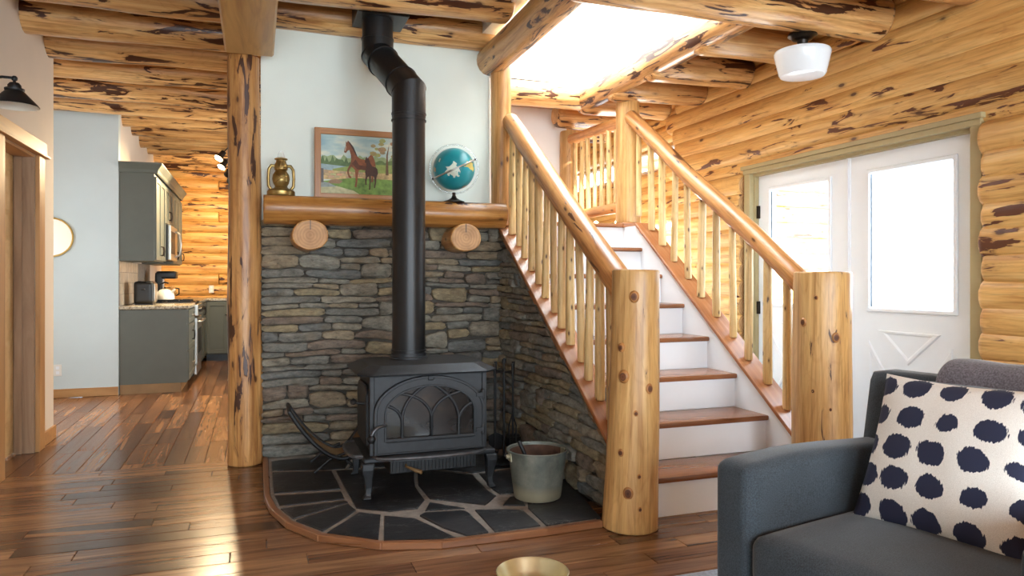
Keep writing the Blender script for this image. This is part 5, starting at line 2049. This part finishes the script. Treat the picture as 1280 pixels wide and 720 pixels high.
# toaster
tt = tag(thing('toaster', (-1.16, 8.95, 0.94)), 'black and steel toaster on the granite counter by the backsplash', 'toaster')
m = MB()
m.rbox((-1.165, 8.95, 1.075), (0.20, 0.30, 0.25), 0.03, 8)
m.build('shell', M['black'], tt, 0, 1.0)
m = MB()
m.rbox((-1.062, 8.95, 1.075), (0.014, 0.24, 0.20), 0.006, 4)
m.build('side_plate', M['steel'], tt, 0, 1.0)
m = MB()
m.box(-1.23, -1.195, 8.84, 9.06, 1.198, 1.2035)
m.box(-1.135, -1.10, 8.84, 9.06, 1.198, 1.2035)
m.build('slots', M['irondark'], tt)
m = MB()
m.rbox((-1.165, 8.785, 1.11), (0.04, 0.03, 0.02), 0.006, 3)
m.build('lever', M['black'], tt, 0, 1.0)
m = MB()
m.box(-1.255, -1.075, 8.82, 9.08, 0.94, 0.955)
m.build('feet', M['black'], tt)
# coffee maker
cm = tag(thing('coffee_maker', (-1.12, 10.42, 0.94)), 'black coffee maker with steel column in the kitchen corner', 'coffee maker')
m = MB()
m.rbox((-1.12, 10.42, 0.96), (0.22, 0.24, 0.04), 0.012, 4)
m.build('base', M['black'], cm, 0, 1.0)
m = MB()
m.rbox((-1.19, 10.42, 1.13), (0.09, 0.24, 0.36), 0.015, 4)
m.build('water_tank', M['black'], cm, 0, 1.0)
m = MB()
m.rbox((-1.10, 10.42, 1.28), (0.24, 0.24, 0.10), 0.02, 4)
m.build('brew_head', M['black'], cm, 0, 1.0)
m = MB()
m.rbox((-1.145, 10.42, 1.12), (0.02, 0.10, 0.22), 0.006, 3)
m.build('steel_column', M['steel'], cm, 0, 1.0)
m = MB()
m.lathe([(0.055, .98), (0.07, 1.0), (0.072, 1.06), (0.05, 1.12), (0.045, 1.14)], (-1.06, 10.42, 0), 22)
cf = m.build('carafe', M['ring'], cm, 0, 0.8)
m = MB()
m.tube([(-1.0, 10.40, 1.11), (-0.955, 10.39, 1.10), (-0.955, 10.39, 1.03), (-0.99, 10.40, 1.01)], 0.008, 8)
m.build('carafe_handle', M['black'], cf, 0, 0.9)
# outlets


def outlet(c, nrm, label):
    t_ = tag(thing('wall_outlet', c), label, 'outlet')
    m = MB()
    x, y, z = c
    m.box(x - .036, x + .036, y - .008, y, z - .06, z + .06)
    m.build('cover_plate', M['outlet'], t_, 0.003)
    for dz in (-.025, .025):
        m = MB()
        m.box(x - .015, x + .015, y - .0095, y - .008, z + dz - .015, z + dz + .015)
        m.build('socket', M['white'], t_, 0.001)


outlet((-1.925, 8.548, 0.285), 'y', 'white outlet low on the blue-tinted hall wall')
outlet((-0.66, 12.196, 1.07), 'y', 'white outlet on the far log wall above the counter')
# mirror
mr = tag(thing('round_mirror', (-1.985, 8.548, 1.656)), 'round gold framed mirror on the blue-tinted hall wall', 'mirror')
m = MB()
m.lathe([(0.188, 0.0), (0.205, 0.0), (0.207, -0.012), (0.203, -0.024), (0.192, -0.024), (0.188, -0.012), (0.188, 0.0)], (-1.985, 8.549, 1.656), 48, axis='Y', caps=False)
m.build('ring_frame', M['gold'], mr, 0, 0.7)
m = MB()
m.lathe([(0.0, -0.008), (0.19, -0.008), (0.19, -0.002), (0, -0.002)], (-1.985, 8.549, 1.656), 48, axis='Y')
m.build('glass', M['mirror'], mr, 0, 0.5)

# ================================================================ RUG, BOWL
m = MB()
m.box(1.32, 3.3, -0.6, 2.54, 0.0, 0.012)
o_ = m.build('area_rug', M['rug'], None, 0.003)
tag(o_, 'pale blue grey area rug under the armchair', 'rug')
bw = onz(661, 712, 0.085)
m = MB()
m.lathe([(0.0, 0.004), (0.07, 0.0), (0.085, 0.004), (0.12, 0.045), (0.138, 0.088), (0.142, 0.094), (0.139, 0.097), (0.133, 0.09), (0.115, 0.05), (0.08, 0.014), (0, 0.010)], (bw.x, bw.y - 0.04, 0), 40)
o_ = m.build('brass_bowl', M['brassbowl'], None, 0, 0.9)
tag(o_, 'shallow pale brass bowl standing on the plank floor', 'bowl')

# ================================================================ ARMCHAIR (local x = back, y = across towards the viewer, z up)
th = math.radians(10.6)
CM = Matrix.Translation((1.475, 2.085, 0.012)) @ Matrix(((math.cos(th), math.sin(th), 0, 0), (math.sin(th), -math.cos(th), 0, 0), (0, 0, 1, 0), (0, 0, 0, 1)))
CM = Matrix.Translation((1.475, 2.085, 0.012)) @ Matrix.Rotation(th, 4, 'Z')
# local y runs away from the viewer (negative y towards the second arm)
ac = thing('armchair', (1.9, 1.7, 0.012), 'dark slate upholstered armchair on the pale rug beside the stairs', 'armchair')


def soft(name, c, size, r, bulge, mat, parent=ac, n=10, fn=None):
    m = MB()
    m.rbox(c, size, r, n, bulge, 0, fn)
    return m.build(name, mat, parent, 0, 3.2, CM)


def arm_fn(p):
    # the top of the arm dips slightly behind the front edge
    if p.z > 0.2:
        p = p + Vector((0, 0, 0.010 * math.sin((p.x + 0.45) * 5.5) - 0.005))
    return p


for yc in (-0.075, -1.005):
    soft('arm', (0.43, yc, 0.345), (0.86, 0.15, 0.51), 0.034, (0.004, 0.006, 0.012), M['chair'], n=14, fn=arm_fn)
soft('seat_base', (0.44, -0.54, 0.175), (0.84, 0.775, 0.20), 0.02, (0, 0, 0), M['chair'])
soft('seat_cushion', (0.385, -0.54, 0.302), (0.79, 0.772, 0.17), 0.045, (0.02, 0.0, 0.026), M['chair'], n=12)


def back_fn(p):
    return p + Vector(((p.z) * 0.20, 0, 0))


soft('back_frame', (0.835, -0.54, 0.46), (0.12, 1.07, 0.78), 0.035, (0, 0, 0.0), M['chair'], fn=back_fn)
soft('back_cushion', (0.755, -0.54, 0.62), (0.15, 0.775, 0.42), 0.05, (0.02, 0, 0.01), M['chair'], fn=back_fn, n=12)
for (x, y) in ((0.07, -0.08), (0.07, -1.0), (0.82, -0.08), (0.82, -1.0)):
    m = MB()
    m.tube([(x, y, 0.0), (x, y, 0.10)], [0.018, 0.026], 12)
    m.build('leg', M['bronze'], ac, 0, 0.8, CM)
# pillow: square, pinched corners, leaning on the back
HB = 0.266


def pillow_mesh(hw, th_, n=26):
    m = MB()
    vs, fs = [], []
    for s_ in (1, -1):
        for i in range(n + 1):
            for j in range(n + 1):
                x, y = -1 + 2 * i / n, -1 + 2 * j / n
                prof = max(0.0, (1 - abs(x) ** 2.4) * (1 - abs(y) ** 2.4)) ** 0.55
                k = 1 - 0.05 * (1 - x * x) * abs(y) ** 3 - 0.05 * (1 - y * y) * abs(x) ** 3
                kx = 1 - 0.055 * (1 - y * y) * abs(x) ** 2
                ky = 1 - 0.055 * (1 - x * x) * abs(y) ** 2
                wr = 0.006 * noise.noise((x * 2.2, y * 2.2, s_ * 3)) * (1 - abs(x * y))
                vs.append((x * hw * kx, y * hw * ky, s_ * (th_ * prof + wr * prof + 0.002)))
    q = (n + 1) ** 2
    for s_ in (0, 1):
        for i in range(n):
            for j in range(n):
                a = s_ * q + i * (n + 1) + j
                fs.append((a, a + n + 1, a + n + 2, a + 1))
    rim = [i * (n + 1) for i in range(n + 1)] + [n * (n + 1) + j for j in range(1, n + 1)] + [i * (n + 1) + n for i in range(n - 1, -1, -1)] + [j for j in range(n - 1, 0, -1)]
    for a, b in zip(rim, rim[1:] + rim[:1]):
        fs.append((a, b, b + q, a + q))
    m.add(vs, fs)
    return m


# the pillow's own X runs across the chair (towards the viewer), Y up its face
ex = Vector((0.02, -1.0, 0)).normalized()
ey = Vector((0.40, 0.0, 0.92)).normalized()
ez = ex.cross(ey).normalized()
ey = ez.cross(ex).normalized()
PM = Matrix.Translation((0.560, -0.475, 0.622)) @ Matrix((ex, ey, ez)).transposed().to_4x4()
o_ = pillow_mesh(HB, 0.075).build('throw_pillow', M['dots'], None, 0, 3.2, CM @ PM, origin=(0, 0, 0))
tag(o_, 'off-white square throw pillow with navy brushed spots on the armchair', 'pillow')
# wool throw folded over the back
m = MB()
prof = [(0.79, 0.62), (0.80, 0.74), (0.825, 0.845), (0.845, 0.882), (0.895, 0.90), (0.955, 0.892), (0.985, 0.87), (0.992, 0.80), (0.985, 0.66), (0.965, 0.50)]
n2 = 20
vs = []
for (px_, pz_) in prof:
    for j in range(n2 + 1):
        y = -0.30 - 0.62 * j / n2
        q = 0.006 * noise.noise((px_ * 8, y * 9, pz_ * 8))
        edge_ = 0.010 * math.sin(pz_ * 25 + j)if j in (0, n2) else 0
        vs.append((px_ + q, y + edge_, pz_ + q))
fs = [(i * (n2 + 1) + j, i * (n2 + 1) + j + 1, (i + 1) * (n2 + 1) + j + 1, (i + 1) * (n2 + 1) + j) for i in range(len(prof) - 1) for j in range(n2)]
m.add(vs, fs)
o_ = m.build('wool_throw', M['throw'], None, 0, 3.2, CM)
md = o_.modifiers.new('thick', 'SOLIDIFY')
md.thickness = 0.022
md.offset = 1
sd = o_.modifiers.new('sub', 'SUBSURF')
sd.levels = sd.render_levels = 2
tag(o_, 'brown grey wool throw folded over the back of the armchair', 'throw blanket')
